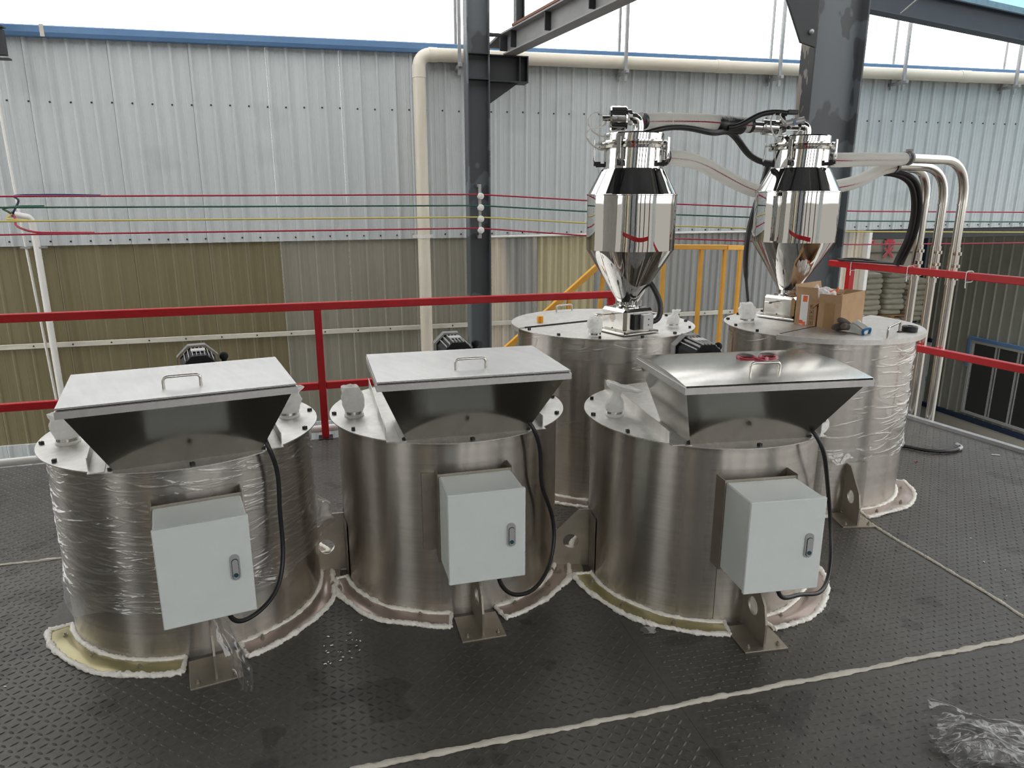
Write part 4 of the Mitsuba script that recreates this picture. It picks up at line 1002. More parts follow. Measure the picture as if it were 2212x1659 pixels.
# ------------------------------------------------------------------ the two storage drums with their loaders
TH = [0.948, 0.962]
TR, TRL = [0.508, 0.505], [0.544, 0.540]
HING = [R_(17.5), R_(25.0)]
def half_disc(r, a_mid, off, side, n=60):
    """The part of a disc on one side of a chord; local x runs along the chord."""
    d = Point(0, 0).buffer(r, n)
    b = sbox(-2, off, 2, 2) if side > 0 else sbox(-2, -2, 2, off)
    return d.intersection(b)
TANKLAB = ['tall stainless drum with the left silo and an orange cap on its lid', 'tall film-wrapped stainless drum with cartons and a work glove on its lid']
for i in range(2):
    cx, cy = TANKS[i]
    M = mx(cx, cy, 0)
    H = TH[i]
    t = thing('storage_drum', TANKLAB[i], 'drum')
    put(t + '__drum', drum(TR[i], H - 0.004, 5 + i), M)
    Mh = M @ mx(rz=HING[i])
    side = 1 if i == 0 else -1
    off = [0.09, -0.045][i]
    put(t + '__top_plate', S(moved(ext(half_disc(TRL[i], 0, off - 0.003 * side, -side), 0.004), mx(z=H - 0.004)), 'm_satin'), Mh)
    l = put(t + '__hinged_lid', S(cat(moved(ext(half_disc(TRL[i] + 0.008, 0, off + 0.003 * side, side), 0.006), mx(z=H)), moved(ext(half_disc(TRL[i] + 0.008, 0, off + 0.003 * side, side).difference(Point(0, 0).buffer(TRL[i] + 0.004, 60)), 0.026), mx(z=H - 0.02))), 'm_satin'), Mh)
    put(t + '__hinge', S(bx(-0.5, 0.5, off - 0.004, off + 0.004, H - 0.006, H + 0.0075), 'm_steel_dark'), Mh)
    if i == 0:
        put(l + '__handle', S(handle(-0.064, 0.062, 0.0, 0.0), 'm_pipe', 40), M @ mx(-0.085, 0.478, H + 0.006, rz=R_(17.5)))
    else:
        put(l + '__handle', S(handle(-0.125, 0.125, 0.0, 0.0, 0.055, 0.006), 'm_pipe', 40), M @ mx(0.13, -0.432, H + 0.006, rz=R_(35)))
    for k in range(14):
        a = R_(-165 + 26 * k)
        p = np.array([0.516 * math.cos(a), 0.516 * math.sin(a)])
        q = -math.sin(HING[i]) * p[0] + math.cos(HING[i]) * p[1]
        if (q - off) * side < -0.02:
            put(t + '__bolt', BOLT, M @ mx(p[0], p[1], H, rz=k))
    bl = [[(-0.208, -0.412, 0.085, 0.032, 'cup', 6), (0.342, -0.236, 0.085, 0.032, 'bent', 4)], [(-0.375, 0.166, 0.10, 0.037, 'cup', 7)]][i]
    for b in bl:
        filter_bag(t, b[0], b[1], H, M, *b[2:])
    for a in ((10, 100) if i == 0 else (-103, 77)):
        leg(t, TR[i], a, M)
    flange(t, [(-150, -72, 'm_flange_brown'), (-48, 20, 'm_flange_brown'), (40, 200, 'm_flange_brown')] if i == 0 else [(-190, -113, 'm_flange_brown'), (-93, -22, 'm_flange_brown'), (-4, 70, 'm_flange_brown'), (86, 160, 'm_flange_brown')], M, TR[i], 0.600, 41 + 9 * i, TANKS[i])
    if i == 0:
        fm = film(TR[i], 0.42, 0.915, 21, lower=lambda A: 0.05 * np.sin(A * 2 + 1) + 0.012 * np.sin(A * 9), upper=lambda A: 0.02 * np.sin(A * 2), amp=0.0022, slant=0.03, count=170)
    else:
        fm = film(TR[i], 0.25, 0.925, 33, lower=lambda A: 0.06 * np.sin(A + 2.6) + 0.012 * np.sin(A * 7), upper=lambda A: 0.012 * np.sin(A * 4), amp=0.0065, slant=0.06, count=520, zones=((-0.55, 0.38), (-0.8, 0.5), (0, 9)), flare=0.03)
    put(t + '__stretch_film', S(fm, 'm_film', True), M, label='clear wrinkled stretch film')

# vacuum loaders
LOADER = [((1.600, 3.668), 0.948, R_(17.5), 'mirror-polished silo hopper on the drum with the orange cap'), ((2.722, 3.812), 0.962, R_(24.0), 'mirror-polished silo hopper standing behind the open cartons')]
LAXIS = []
def latch(root, M, a, r, z):
    L = M @ mx(rz=a)
    g = put(root + '__latch', S(cat(bx(r + 0.020, r + 0.024, -0.011, 0.011, z - 0.085, z + 0.022, 0.001), tube(bend([(r + 0.012, -0.006, z - 0.10), (r + 0.030, -0.006, z - 0.085), (r + 0.022, 0, z - 0.05)], 0.01, 4), 0.003, 6), bx(r - 0.03, r + 0.024, -0.009, 0.009, z - 0.006, z + 0.004)), 'm_mirror', 30), L)
    put(g + '__catch', S(cat(bx(r - 0.032, r + 0.014, -0.010, 0.010, z - 0.118, z - 0.10), bx(r - 0.01, r + 0.026, -0.005, 0.005, z - 0.112, z - 0.09)), 'm_steel_dark'), L)
for i, (c, z0, ang, lab) in enumerate(LOADER):
    t = thing('silo_hopper', lab, 'hopper')
    M = mx(c[0], c[1], 0, rz=ang)
    dz = [0.0, 0.022][i]
    base = put(t + '__base_box', S(cat(bx(-0.105, 0.105, -0.105, 0.105, z0 + 0.015, z0 + 0.142, 0.016), bx(-0.127, 0.127, -0.127, 0.127, z0 + 0.004, z0 + 0.018, 0.004)), 'm_polished', 25), M)
    put(base + '__neck_ring', S(turned([(0, z0 + 0.14), (0.078, z0 + 0.14), (0.078, z0 + 0.152), (0.06, z0 + 0.156), (0, z0 + 0.156)], 36), 'm_mirror', 25), M)
    holes = [tube([(-0.1062, 0.012 * (u - 3) * 0.62, z0 + 0.092 + 0.012 * (v - 3) * 0.62), (-0.1045, 0.012 * (u - 3) * 0.62, z0 + 0.092 + 0.012 * (v - 3) * 0.62)], 0.0022, 6) for u in range(7) for v in range(7) if (u - 3) ** 2 + (v - 3) ** 2 < 10.5]
    put(base + '__vent_holes', S(cat(holes), 'm_card_tape'), M, kind='stuff')
    b2 = put(base + '__screws', S(cat(tube([(-0.1075, 0.0, z0 + 0.032), (-0.1045, 0.0, z0 + 0.032)], 0.0045, 8)), 'm_black'), M)
    sb = put(base + '__switch_box', S(cat(bx(-0.055, 0.055, -0.125, -0.105, z0 + 0.03, z0 + 0.115, 0.003)), 'm_black'), M)
    put(base + '__switch_cover', S(cat(bx(-0.012, 0.062, -0.150, -0.112, z0 + 0.032, z0 + 0.114, 0.003)), 'm_fin'), M)
    put(base + '__screw', S(cat([tube([(x, -0.1525, z), (x, -0.149, z)], 0.0035, 8) for x, z in ((0.025, z0 + 0.088), (0.025, z0 + 0.058))]), 'm_black'), M)
    put(base + '__slide_gate', S(cat(bx(-0.20, -0.10, -0.004, 0.004, z0 + 0.108, z0 + 0.114), bx(-0.225, -0.19, -0.018, 0.018, z0 + 0.106, z0 + 0.118, 0.003)), 'm_pipe'), M)
    zt = [1.405, 1.692, 1.822, 1.925, 1.940, 1.955, 1.960, 1.998]
    zt = [z + dz for z in zt]
    put(t + '__cone', S(turned([(0.058, z0 + 0.15), (0.060, z0 + 0.175), (0.237, zt[0])], 96), 'm_mirror', 15), M)
    for s, lo in ((1, 0.0), (-1, 0.5)):
        put(t + '__bolt', S(cyl((0.03 * s, -0.075, z0 + 0.155), (0.03 * s, -0.075, z0 + 0.185), 0.005, 6), 'm_fin'), M)
    mb = lathe([(0.2375, z) for z in np.linspace(zt[0], zt[1], 10)], 120)[0]
    V = mb.vertices
    a = np.arctan2(V[:, 1], V[:, 0])
    dd = meshkit.noise(np.stack([np.cos(a) * 2.6 + 20, np.sin(a) * 2.6 + 20, V[:, 2] * 3 + i * 7], 1), 3 + i) - 0.5
    mb.vertices = V * np.stack([1 + 0.006 * dd, 1 + 0.006 * dd, 1 + 0 * dd], 1)
    put(t + '__barrel', S(mb, 'm_mirror', True), M)
    put(t + '__rim', S(turned([(0.237, zt[1] - 0.004), (0.242, zt[1] - 0.002), (0.242, zt[1] + 0.003), (0.236, zt[1] + 0.005)], 96), 'm_mirror', 40), M)
    put(t + '__shoulder', S(turned([(0.2375, zt[1]), (0.168, zt[2])], 96), 'm_mirror', 15), M)
    put(t + '__neck', S(turned([(0.168, zt[2]), (0.155, zt[2] + 0.004), (0.155, zt[3]), (0.183, zt[3] + 0.002), (0.185, zt[4]), (0.17, zt[4] + 0.004)], 72), 'm_mirror', 20), M)
    lid = put(t + '__lid', S(turned([(0.17, zt[4] + 0.004), (0.186, zt[5]), (0.186, zt[6] + 0.004), (0.156, zt[6] + 0.006), (0.156, zt[7]), (0.152, zt[7] + 0.006), (0.0, zt[7] + 0.006)], 72), 'm_mirror', 20), M)
    for a in (-55, 15, 85, 155, 225):
        latch(t, M @ mx(rz=-ang), R_(a + [0, -8][i]), 0.183, zt[5])
    zl = zt[7] + 0.006
    W = mx(c[0], c[1], 0)
    if i == 0:
        put(lid + '__elbow', S(tube(bend([(0.035, 0.03, zl - 0.01), (0.035, 0.03, zl + 0.078), (-0.055, 0.03, zl + 0.085)], 0.07, 12), 0.030, 20), 'm_mirror', 40), W)
        v = put(t + '__valve', S(cat(moved(turned([(0, -0.045), (0.058, -0.045), (0.064, -0.036), (0.064, 0.036), (0.058, 0.045), (0, 0.045)], 40), mx(-0.085, 0.02, zl + 0.075, ry=R_(90), rz=R_(-18))), cyl((-0.13, 0.03, zl + 0.075), (-0.165, 0.04, zl + 0.073), 0.016, 14), cyl((-0.06, 0.02, zl + 0.088), (-0.02, 0.025, zl + 0.092), 0.034, 20)), 'm_mirror', 30), W)
        put(v + '__fitting', S(cat(ico(0.012, 1, (-0.055, -0.035, zl + 0.065)), ico(0.014, 1, (-0.038, -0.03, zl + 0.05)), ico(0.010, 1, (-0.05, -0.028, zl + 0.09)), bx(-0.10, -0.08, -0.02, 0.03, zl - 0.005, zl + 0.012)), 'm_fin', 30), W)
        for P in ([(-0.165, 0.04, zl + 0.083), (-0.205, 0.04, zl + 0.105), (-0.245, 0.035, zl + 0.07), (-0.225, 0.02, zl + 0.01), (-0.16, 0.0, zl - 0.018), (-0.13, 0.0, zl - 0.02)], [(-0.15, 0.03, zl + 0.060), (-0.20, 0.02, zl + 0.028), (-0.262, 0.02, zl - 0.008), (-0.258, 0.02, zl - 0.022), (-0.13, 0.0, zl - 0.018)]):
            put(v + '__air_tube', S(tube(curve(P, 40), 0.0048, 7), 'm_tube_white', 60), W)
    else:
        put(lid + '__elbow', S(tube(bend([(0.035, 0.02, zl - 0.01), (0.035, 0.02, zl + 0.060), (-0.20, 0.08, zl + 0.065)], 0.06, 12), 0.027, 20), 'm_mirror', 40), W)
        v = put(t + '__valve', S(cat(cyl((-0.22, 0.085, zl + 0.055), (-0.135, 0.06, zl + 0.052), 0.043, 28), cyl((-0.30, 0.11, zl + 0.058), (-0.22, 0.085, zl + 0.055), 0.030, 22), moved(turned([(0, -0.012), (0.062, -0.012), (0.064, 0), (0.062, 0.012), (0, 0.012)], 36), mx(-0.115, 0.055, zl + 0.075, ry=R_(78), rz=R_(-20)))), 'm_mirror', 30), W)
        put(v + '__air_cylinder', S(cat(cyl((-0.13, -0.01, zl + 0.065), (-0.035, -0.04, zl + 0.085), 0.019, 18), cyl((-0.037, -0.04, zl + 0.085), (-0.034, -0.041, zl + 0.0855), 0.021, 18)), 'm_fin', 30), W)
        put(v + '__fitting', S(cat(ico(0.011, 1, (-0.115, -0.02, zl + 0.045)), ico(0.011, 1, (-0.055, -0.04, zl + 0.058))), 'm_black', 30), W)
        put(v + '__name_plate', S(bx(-0.10, -0.07, -0.0435, -0.0425, zl + 0.062, zl + 0.082, 0.0), 'm_blue'), W, label='small blue label')
        put(v + '__plug', S(bx(-0.125, -0.055, -0.02, 0.02, zl + 0.118, zl + 0.143, 0.004), 'm_black'), W, label='black cable plug')
        for P in ([(-0.13, 0.0, zl + 0.128), (-0.17, 0.0, zl + 0.132), (-0.215, 0.0, zl + 0.10), (-0.215, -0.01, zl + 0.03), (-0.16, -0.02, zl - 0.03), (-0.09, -0.03, zl - 0.01), (-0.055, -0.045, zl + 0.045)], [(-0.14, 0.0, zl + 0.13), (-0.17, -0.01, zl + 0.11), (-0.14, -0.02, zl + 0.075), (-0.10, -0.03, zl + 0.045)]):
            put(v + '__air_tube', S(tube(curve(P, 40), 0.0048, 7), 'm_tube_white', 60), W)

# ------------------------------------------------------------------ hoses, cables, conveying pipes
def ribbed(pts, r, pitch=0.0105):
    P0 = np.asarray(pts, float)
    L = np.linalg.norm(np.diff(P0, axis=0), axis=1).sum()
    n = int(L / pitch * 4)
    P = curve(pts, n)
    k = np.arange(n) % 4
    return tube(P, r * np.where(k == 0, 1.06, np.where(k == 2, 0.94, 1.0)), 18)
L1, L2 = np.array([1.600, 3.668]), np.array([2.722, 3.812])
def hose(label, pts, r=0.040, stripe=True):
    t = thing('suction_hose', label, 'hose')
    put(t + '__hose', S(ribbed(pts, r), 'm_hose', 40))
    P = curve(pts, 60)
    put(t + '__stripe', S(tube(P + np.array([0, -r * 0.98, -0.006]), 0.0035, 5), 'm_wire_red', 60), label='thin red stripe')
    for e, k in ((0, 2), (-1, -3)):
        a, b = P[e], P[k]
        d = (b - a) / np.linalg.norm(b - a)
        put(t + '__cuff', S(cyl(a, a + d * 0.02, r * 1.09, 18), 'm_black', 40), label='dark hose cuff')
hose('clear ribbed hose running level between the tops of the two silos', [(1.665, 3.735, 2.075), (1.791, 3.79, 2.086), (1.956, 3.846, 2.096), (2.127, 3.88, 2.10), (2.29, 3.90, 2.095), (2.44, 3.915, 2.092)], 0.040)
hose('clear ribbed hose sagging from the left silo neck behind the right silo', [(1.80, 3.73, 1.895), (1.896, 3.775, 1.893), (2.058, 3.86, 1.882), (2.245, 3.95, 1.835), (2.44, 4.03, 1.772), (2.633, 4.11, 1.727), (2.891, 4.155, 1.715), (3.15, 4.10, 1.745), (3.44, 4.18, 1.793), (3.725, 4.36, 1.862), (3.96, 4.47, 1.902)], 0.040)
hose('pale ribbed hose running level from the right silo neck to the steel pipes', [(2.88, 3.80, 1.90), (3.0, 3.82, 1.900), (3.188, 3.90, 1.910), (3.463, 4.03, 1.921), (3.80, 4.20, 1.941)], 0.040)
t = thing('cable_bundle', 'thick black cable sleeve that follows the level hose between the two silos', 'cable')
put(t + '__sleeve', S(tube(curve([(1.62, 3.72, 2.005), (1.70, 3.72, 2.02), (1.812, 3.745, 2.044), (1.984, 3.775, 2.050), (2.161, 3.82, 2.036), (2.319, 3.919, 2.045), (2.403, 3.949, 1.991), (2.49, 3.979, 1.929), (2.598, 3.994, 1.891), (2.70, 4.03, 1.90)], 70), np.interp(np.linspace(0, 1, 70), [0, 0.15, 0.6, 1], [0.012, 0.016, 0.021, 0.019]), 10, flat=0.9), 'm_black', 60))
put(t + '__branch', S(tube(curve([(2.26, 3.86, 2.07), (2.36, 3.84, 2.10), (2.44, 3.83, 2.14), (2.53, 3.82, 2.155), (2.60, 3.81, 2.15)], 30), 0.016, 10), 'm_black', 60))
put(t + '__wrap', S(wob(tube(curve([(2.20, 3.89, 2.09), (2.28, 3.90, 2.088), (2.38, 3.91, 2.085)], 16), np.r_[0.042, np.full(14, 0.047), 0.043], 16), 0.012, 30, 3), 'm_black', 60), label='black tape wrap')
put(t + '__tail', S(tube(curve([(2.72, 4.128, 1.90), (2.67, 4.126, 1.703), (2.627, 4.128, 1.531), (2.604, 4.116, 1.343), (2.603, 4.092, 1.183), (2.607, 4.064, 1.066), (2.61, 4.04, 0.97)], 50), np.interp(np.linspace(0, 1, 50), [0, 0.4, 0.75, 0.78, 1], [0.02, 0.018, 0.016, 0.010, 0.009]), 10), 'm_black', 60))
for x in (1.86,):
    put(t + '__cable_tie', S(tube(bend([(x, 3.77, 2.022), (x, 3.745, 2.06), (x, 3.765, 2.13), (x, 3.83, 2.135), (x + 0.01, 3.86, 2.06)], 0.02, 4), 0.002, 5), 'm_tube_white'), label='white cable tie')
t = thing('flexible_conduit', 'black conduit looping from the left silo cone into its base box', 'conduit')
put(t + '__tube', S(tube(curve([(1.70, 3.70, 1.27), (1.722, 3.655, 1.225), (1.757, 3.62, 1.15), (1.769, 3.600, 1.074), (1.745, 3.590, 1.023), (1.697, 3.590, 1.012), (1.66, 3.575, 1.012)], 50), 0.0155, 12), 'm_black', 60))
PIPES = [((4.475, 4.340), [(4.475, 4.34, -1.2), (4.475, 4.34, 1.944), (3.80, 4.20, 1.944)], 'right'), ((4.470, 4.510), [(4.470, 4.51, -1.2), (4.470, 4.51, 1.908), (3.93, 4.46, 1.908)], 'middle'), ((4.480, 4.690), [(4.480, 4.69, -1.2), (4.480, 4.69, 1.902), (4.02, 4.57, 1.902)], 'left')]
for (px, py), P, nm in PIPES:
    t = thing('conveying_pipe', f'bright steel conveying pipe with a bent top, {nm} one of three outside the right rail' if nm != 'middle' else 'bright steel conveying pipe between the two others outside the right rail', 'pipe', 'steel conveying pipes')
    put(t + '__pipe', S(tube(bend(P, 0.285, 16), 0.031, 22), 'm_pipe', 50))
    k = put(t + '__coupling', S(cyl((px, py, 1.06), (px, py, 1.335), 0.036, 22), 'm_pipe', 40))
    put(t + '__bend_joint', S(cyl((px, py, 1.63), (px, py, 1.645), 0.0335, 22), 'm_pipe', 40))
    for z in (1.29, 1.20, 1.11):
        b = put(k + '__bolt', S(cat(cyl((px - 0.038, py - 0.030, z), (px + 0.012, py - 0.044, z), 0.0055, 8), bx(px - 0.035, px - 0.02, py - 0.05, py - 0.02, z - 0.012, z + 0.012), bx(px - 0.003, px + 0.010, py - 0.054, py - 0.03, z - 0.012, z + 0.012)), 'm_pipe', 40))
    e = np.array(P[2])
    d = (np.array(P[1]) - e) / np.linalg.norm(np.array(P[1]) - e)
    put(t + '__hose_clamp', S(cat(cyl(e + d * 0.03, e + d * 0.048, 0.046, 20), bx(e[0] + 0.02, e[0] + 0.05, e[1] - 0.01, e[1] + 0.02, e[2] + 0.044, e[2] + 0.058)), 'm_steel_grey', 40))
t = thing('cable_bundle', 'bundle of thick black cables arching from the right rail up to the bent steel pipes', 'cable')
for k in range(4):
    o = np.array([0.022 * math.cos(k * 1.7), 0.022 * math.sin(k * 1.7), 0.012 * math.sin(k * 2.9)])
    f = 1 - 0.05 * k
    put(t + '__cable', S(tube(curve(np.array([(4.34, 4.722, 1.18), (4.35, 4.70, 1.26), (4.345, 4.649, 1.36), (4.330, 4.60, 1.542), (4.285, 4.57, 1.69), (4.215, 4.56, 1.80), (4.115, 4.565, 1.852), (4.00, 4.575, 1.868)]) + o, 50), 0.021, 10), 'm_black', 60))
t = thing('power_cable', 'thin black cables tied along the far end of the right red rail', 'cable')
for k in range(2):
    put(t + '__cable', S(tube(curve([(4.245 + 0.02 * k, 5.30, 1.18), (4.262 + 0.02 * k, 5.08, 1.182 + 0.018 * k), (4.285 + 0.02 * k, 4.92, 1.185 + 0.01 * k), (4.31 + 0.02 * k, 4.80, 1.187), (4.35, 4.70, 1.19)], 30), 0.009, 8), 'm_black', 60))

# ------------------------------------------------------------------ small things on the drums
H5 = 0.962
c5 = np.array(TANKS[1])
put('orange_cap', S(tube([(0, 0, 0), (0, 0, 0.004), (0, 0, 0.034), (0, 0, 0.038)], [0.0185, 0.020, 0.020, 0.0185], 8), 'm_orange_cap', 30), mx(TANKS[0][0] - 0.372, TANKS[0][1] + 0.075, TH[0] + 0.006), 'small orange cap lying on the lid of the drum with the left silo', 'cap')
def carton(key, w, d, h, M, flaps, lab):
    """An open carton: four walls, a bottom and its bent-up flaps."""
    t = thing('carton', lab, 'carton')
    th = 0.004
    put(t + '__body', S(cat(bx(-w / 2, w / 2, -d / 2, -d / 2 + th, 0, h), bx(-w / 2, w / 2, d / 2 - th, d / 2, 0, h), bx(-w / 2, -w / 2 + th, -d / 2, d / 2, 0, h), bx(w / 2 - th, w / 2, -d / 2, d / 2, 0, h), bx(-w / 2, w / 2, -d / 2, d / 2, 0, th)), 'm_card'), M)
    for sidev, L, ang in flaps:
        if sidev in 'fb':
            s = -1 if sidev == 'f' else 1
            F = bx(-w / 2 + 0.002, w / 2 - 0.002, -th / 2, th / 2, 0, L)
            F = moved(F, mx(0, s * (d / 2 - th / 2), h, rx=-s * R_(ang)))
        else:
            s = -1 if sidev == 'l' else 1
            F = bx(-th / 2, th / 2, -d / 2 + 0.002, d / 2 - 0.002, 0, L)
            F = moved(F, mx(s * (w / 2 - th / 2), 0, h, ry=s * R_(ang)))
        put(t + '__flap', S(F, 'm_card'), M)
    return t
Ma = mx(c5[0] + 0.023, c5[1] + 0.052, H5, rz=R_(26))
a = carton('carton', 0.30, 0.128, 0.158, Ma, [('l', 0.062, 4), ('b', 0.075, 12), ('r', 0.05, 60)], 'open brown carton with white tape and printed icons, in front of the right silo base')
put(a + '__tape_strip', S(cat(bx(-0.1512, -0.1502, -0.012, 0.034, 0.002, 0.175)), 'm_paper'), Ma, label='white paper tape strip')
put(a + '__print', S(cat(bx(-0.1518, -0.1511, -0.004, 0.022, 0.135, 0.170), bx(-0.1518, -0.1511, 0.012, 0.034, 0.006, 0.028), bx(-0.1518, -0.1511, -0.004, 0.012, 0.0, 0.02), bx(-0.1518, -0.1511, 0.034, 0.040, 0.02, 0.06)), 'm_orange_ink'), Ma, label='orange print on the tape')
ic = []
for k in range(4):
    z = 0.018 + 0.031 * k
    sq = sbox(-0.011, -0.012, 0.011, 0.012).difference(sbox(-0.0092, -0.0102, 0.0092, 0.0102))
    gl = [sbox(-0.002, -0.008, 0.002, 0.002).union(Polygon([(-0.006, 0.002), (0.006, 0.002), (0, 0.008)])), Polygon([(-0.005, 0.007), (0.005, 0.007), (0.001, 0), (0.004, -0.008), (-0.004, -0.008), (-0.001, 0)]), Point(0, 0).buffer(0.006).difference(sbox(-0.002, 0.0, 0.002, 0.01)), sbox(-0.006, -0.006, -0.002, 0.007).union(sbox(0.002, -0.006, 0.006, 0.007))][k]
    for g_ in [sq, gl]:
        for pg in getattr(g_, 'geoms', [g_]):
            m = ext_x(pg, -0.1512, -0.1500)
            m.apply_translation([0, -0.036, z])
            ic.append(m)
put(a + '__icons', S(cat(ic), 'm_card_ink'), Ma, label='printed handling icons', kind='stuff')
t = thing('plastic_bag', 'crumpled white plastic bag sticking out of the carton with icons', 'bag')
bg = []
for k, (x, y, z, r) in enumerate(((-0.07, 0.01, 0.150, 0.050), (-0.01, -0.015, 0.155, 0.055), (0.06, -0.01, 0.160, 0.055), (0.11, 0.0, 0.150, 0.04))):
    b = ico(r, 4, (x, y, z), (1.15, 0.8, 0.75))
    bg.append(wob(b, 0.055, 26, k))
bg.append(wob(hull([(-0.08, -0.02, 0.16), (-0.03, -0.03, 0.16), (-0.045, 0.0, 0.232), (-0.02, 0.01, 0.225), (-0.08, 0.02, 0.17)]).subdivide().subdivide(), 0.03, 30, 9))
for k, b in enumerate(bg):
    put(t + '__fold', S(b, 'm_paper', True), Ma)
put(t + '__print', S(cat(bar((0.0, -0.055, 0.187), (0.05, -0.053, 0.192), 0.014, 0.004), bar((0.115, -0.04, 0.17), (0.135, -0.04, 0.20), 0.012, 0.004)), 'm_orange_ink'), Ma, label='red print')
Mb = mx(c5[0] + 0.060, c5[1] - 0.097, H5, rz=R_(28.5))
b = carton('carton', 0.31, 0.128, 0.148, Mb, [('l', 0.048, 10), ('f', 0.052, -3), ('r', 0.052, 25), ('b', 0.05, 130)], 'open plain brown carton with a strip of tape, right of the one with icons')
put(b + '__tape_strip', S(bx(-0.1562, -0.1552, -0.028, 0.030, 0.0, 0.148), 'm_card_tape'), Mb, label='brown packing tape strip')
# work glove
g5 = mx(c5[0] - 0.015, c5[1] - 0.345, H5, rz=R_(28))
t = thing('work_glove', 'grey and white knitted work glove with a blue cuff hem beside the plain carton', 'glove')
pal = wob(hull([(sx * a_, y, z) for sx in (-1, 1) for a_, y, z in ((0.040, -0.035, 0.004), (0.044, -0.035, 0.028), (0.034, 0.055, 0.010), (0.032, 0.050, 0.052), (0.030, 0.02, 0.058))]).subdivide().subdivide().subdivide(), 0.012, 22, 3)
put(t + '__palm', S(pal, 'm_glove_white', True), g5)
ribs = [tube(curve([(x, -0.036, 0.030), (x * 0.95, -0.005, 0.052), (x * 0.8, 0.03, 0.062)], 12), 0.004, 6) for x in np.linspace(-0.032, 0.032, 9)]
put(t + '__knit_ribs', S(cat(ribs), 'm_glove_white', 60), g5)
a_ = np.linspace(0, 2 * np.pi, 25)[:-1]
hem = np.stack([0.048 * np.sign(np.cos(a_)) * np.abs(np.cos(a_)) ** 0.6, -0.040 + 0 * a_, 0.020 + 0.017 * np.sin(a_) + 0.004 * np.cos(2 * a_)], 1)
put(t + '__cuff_hem', S(tube(np.vstack([hem, hem[:2]]), 0.0062, 8), 'm_glove_blue', 60), g5, label='blue cuff hem')
for k, P in enumerate(([(-0.02, 0.045, 0.03), (-0.055, 0.055, 0.045), (-0.095, 0.045, 0.040)], [(-0.015, 0.05, 0.04), (-0.05, 0.075, 0.07), (-0.075, 0.085, 0.075)], [(-0.005, 0.06, 0.035), (-0.03, 0.10, 0.035), (-0.05, 0.125, 0.02)], [(0.01, 0.06, 0.03), (0.0, 0.10, 0.024), (-0.01, 0.13, 0.016)])):
    put(t + '__finger', S(wob(tube(curve(P, 18), np.r_[0.013, np.full(14, 0.0165), 0.015, 0.012, 0.006], 12), 0.005, 30, k), 'm_glove_dark', 60), g5)
put(t + '__thumb', S(wob(tube(curve([(0.025, 0.02, 0.045), (0.052, 0.035, 0.052), (0.078, 0.035, 0.045)], 18), np.r_[0.013, np.full(14, 0.018), 0.016, 0.013, 0.006], 12), 0.005, 30, 7), 'm_glove_white', 60), g5)
t = thing('tape_roll', 'black tape measure lying by the handle of the film-wrapped drum lid', 'tape measure')
Mt = mx(c5[0] + 0.295, c5[1] - 0.365, H5 + 0.006)
put(t + '__case', S(turned([(0, 0.0), (0.036, 0.0), (0.040, 0.004), (0.040, 0.026), (0.036, 0.030), (0.018, 0.030), (0.016, 0.027), (0, 0.027)], 36), 'm_black', 35), Mt)
put(t + '__tongue', S(bx(-0.085, -0.03, -0.020, 0.0, 0.0, 0.006, 0.002), 'm_black'), Mt)
# scissors on the polished lid of the third mixer
t = thing('scissors', 'scissors with red handles lying on the shiny hopper lid', 'scissors')
Msc = PLACE[2] @ mx(0.08, -0.36, HZ)
for s, sd in ((-1, 0), (1, 1)):
    a_ = np.linspace(0, 2 * np.pi, 33)
    cx_, cy_ = 0.045 * s, 0.060
    loop = np.stack([cx_ + 0.034 * np.cos(a_) + 0.006 * s * np.sin(a_), cy_ + 0.030 * np.sin(a_), 0.013 + 0.004 * np.sin(a_)], 1)
    put(t + '__handle', S(cat(tube(loop, 0.0078, 10), tube(curve([(cx_ - 0.020 * s, cy_ - 0.024, 0.013), (0.012 * s, 0.012, 0.011), (0.0, -0.015, 0.009)], 14), np.linspace(0.009, 0.006, 14), 10)), 'm_scissor', 60), Msc)
    put(t + '__grip', S(tube(loop[2:13] * [1, 1, 1] + [0, 0, 0.0012], 0.0082, 10), 'm_scissor_grip', 60), Msc, label='dark rubber grip')
    put(t + '__blade', S(hull([(-0.006 * s, -0.005, 0.006 + 0.002 * sd), (0.007 * s, -0.005, 0.006 + 0.002 * sd), (-0.010 * s + 0.022, -0.105, 0.003 + 0.002 * sd), (-0.006 * s, -0.005, 0.0075 + 0.002 * sd), (0.007 * s, -0.005, 0.0075 + 0.002 * sd), (-0.010 * s + 0.022, -0.105, 0.0042 + 0.002 * sd), (0.016 - 0.012 * s, -0.09, 0.003 + 0.002 * sd)]), 'm_pipe'), Msc)
put(t + '__pivot', S(cyl((0, -0.01, 0.004), (0, -0.01, 0.013), 0.004, 10), 'm_fin', 40), Msc)

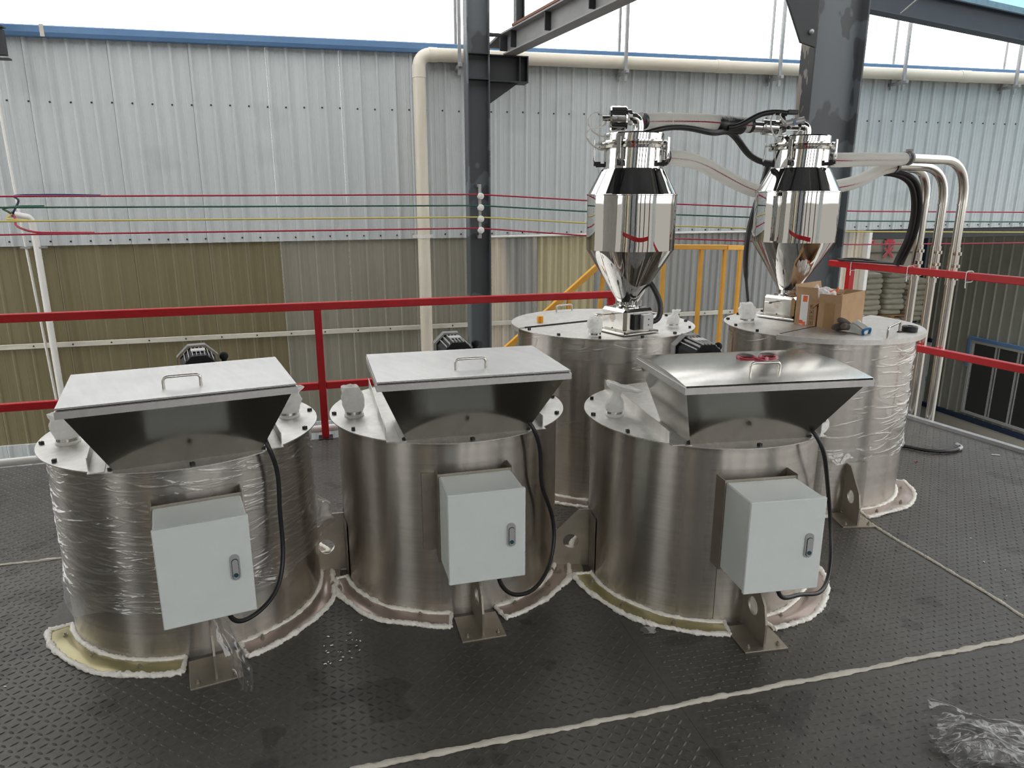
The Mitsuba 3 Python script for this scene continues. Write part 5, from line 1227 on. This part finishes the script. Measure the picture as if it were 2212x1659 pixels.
# ------------------------------------------------------------------ litter on the floor
t = thing('plastic_film', 'crumpled clear plastic film lying on the floor in the bottom right corner', 'film')
for k, (P, w, am) in enumerate((([(1.78, 1.53, 0.05), (1.88, 1.49, 0.05), (2.02, 1.42, 0.03), (2.18, 1.33, 0.02), (2.35, 1.24, 0.01)], 0.075, 0.045), ([(1.74, 1.47, 0.02), (1.86, 1.44, 0.04), (2.0, 1.36, 0.03), (2.15, 1.27, 0.02)], 0.07, 0.045), ([(1.73, 1.415, 0.015), (1.84, 1.40, 0.03), (1.98, 1.33, 0.02), (2.1, 1.25, 0.01)], 0.05, 0.04))):
    put(t + '__sheet', S(crumpled(P, w, 5 + k, 80, 30, am), 'm_film_loose', True))
t = thing('rubber_hose', 'black rubber hose end curling on the floor beside the film-wrapped drum', 'hose')
put(t + '__hose', S(tube(curve([(3.3, 3.99, 0.016), (3.60, 3.93, 0.016), (3.791, 3.850, 0.016), (3.86, 3.752, 0.016), (3.98, 3.693, 0.016), (4.09, 3.705, 0.016), (4.16, 3.745, 0.018), (4.165, 3.785, 0.02)], 60), 0.0125, 10), 'm_black', 60))
put(t + '__tip', S(tube(curve([(4.10, 3.7065, 0.016), (4.16, 3.745, 0.018), (4.165, 3.785, 0.02)], 20), 0.0128, 10), 'm_lock', 60), label='pale worn tip')
sk = Polygon([(0.033 * math.cos(a) * (1 + 0.16 * math.sin(5 * a + 1)), 0.026 * math.sin(a) * (1 + 0.2 * math.sin(4 * a))) for a in np.linspace(0, 2 * math.pi, 28)[:-1]])
put('floor_sticker', S(moved(ext(sk, 0.0006), mx(z=0.0022)), 'm_sticker'), mx(1.143, 2.286, 0, rz=0.2), 'torn grey sticker on the floor in front of the mixer with scissors', 'sticker')
for k, (x, y, L, an, cl) in enumerate(((3.62, 3.72, 0.03, 0.2, 'm_scissor'), (3.66, 3.60, 0.025, 0.1, 'm_scissor'), (4.28, 3.58, 0.05, 2.6, 'm_tube_white'))):
    put('wire_scrap', S(tube(curve([(-L / 2, 0, 0.004), (0, 0.006, 0.006), (L / 2, 0.0, 0.004)], 8), 0.003, 6), cl, 60), mx(x, y, 0, rz=an), ('short red wire scrap on the floor, nearer the black hose', 'short red wire scrap on the floor, farther from the black hose', 'pale curved wire scrap on the floor right of the black hose')[k], 'scrap')
g_ = np.random.default_rng(5)
flk = []
for k in range(34):
    c_ = np.array([-0.045, 2.46]) + g_.normal(0, [0.05, 0.06], 2) if k < 22 else np.array([g_.uniform(-1.2, 3.6), g_.uniform(1.9, 3.4)])
    if min(np.hypot(*(c_ - np.array(d))) for d in DRUMS + TANKS) < 0.60:
        continue
    s_ = g_.uniform(0.0015, 0.0045)
    flk.append(moved(ico(s_, 1, (0, 0, 0), (1.6, 0.8, 0.35)), mx(c_[0], c_[1], 0.003, rz=g_.uniform(0, 3))))
put('sealant_flakes', S(cat(flk), 'm_seal_white'), None, 'white crumbs of sealant scattered on the checker plate', None, None, 'stuff')
t = thing('lamp_bracket', 'dark bracket edge at the far left of the wall top', 'bracket')
put(t + '__plate', S(cat(bx(-3.10, -2.955, 8.56, 8.62, 3.06, 3.30, 0.004), bx(-3.10, -2.93, 8.54, 8.62, 3.02, 3.035), bx(-3.1, -2.94, 8.54, 8.62, 3.31, 3.325)), 'm_steel_dark'))
put(t + '__arm', S(bx(-3.2, -3.0, 8.6, 8.66, 3.2, 5.5), 'm_steel_dark'))
for k, (x, y, L, an) in enumerate(((-1.20, 2.22, 0.075, 1.2), (-0.95, 2.62, 0.03, 0.3))):
    put('straw_scrap', S(tube(curve([(-L / 2, 0, 0.004), (0, 0.003, 0.006), (L / 2, 0.0, 0.004)], 8), 0.0018, 6), 'm_sealant', 60), mx(x, y, 0, rz=an), ('thin pale straw on the checker plate at the far left', 'short pale straw on the checker plate left of the olive flange')[k], 'scrap')
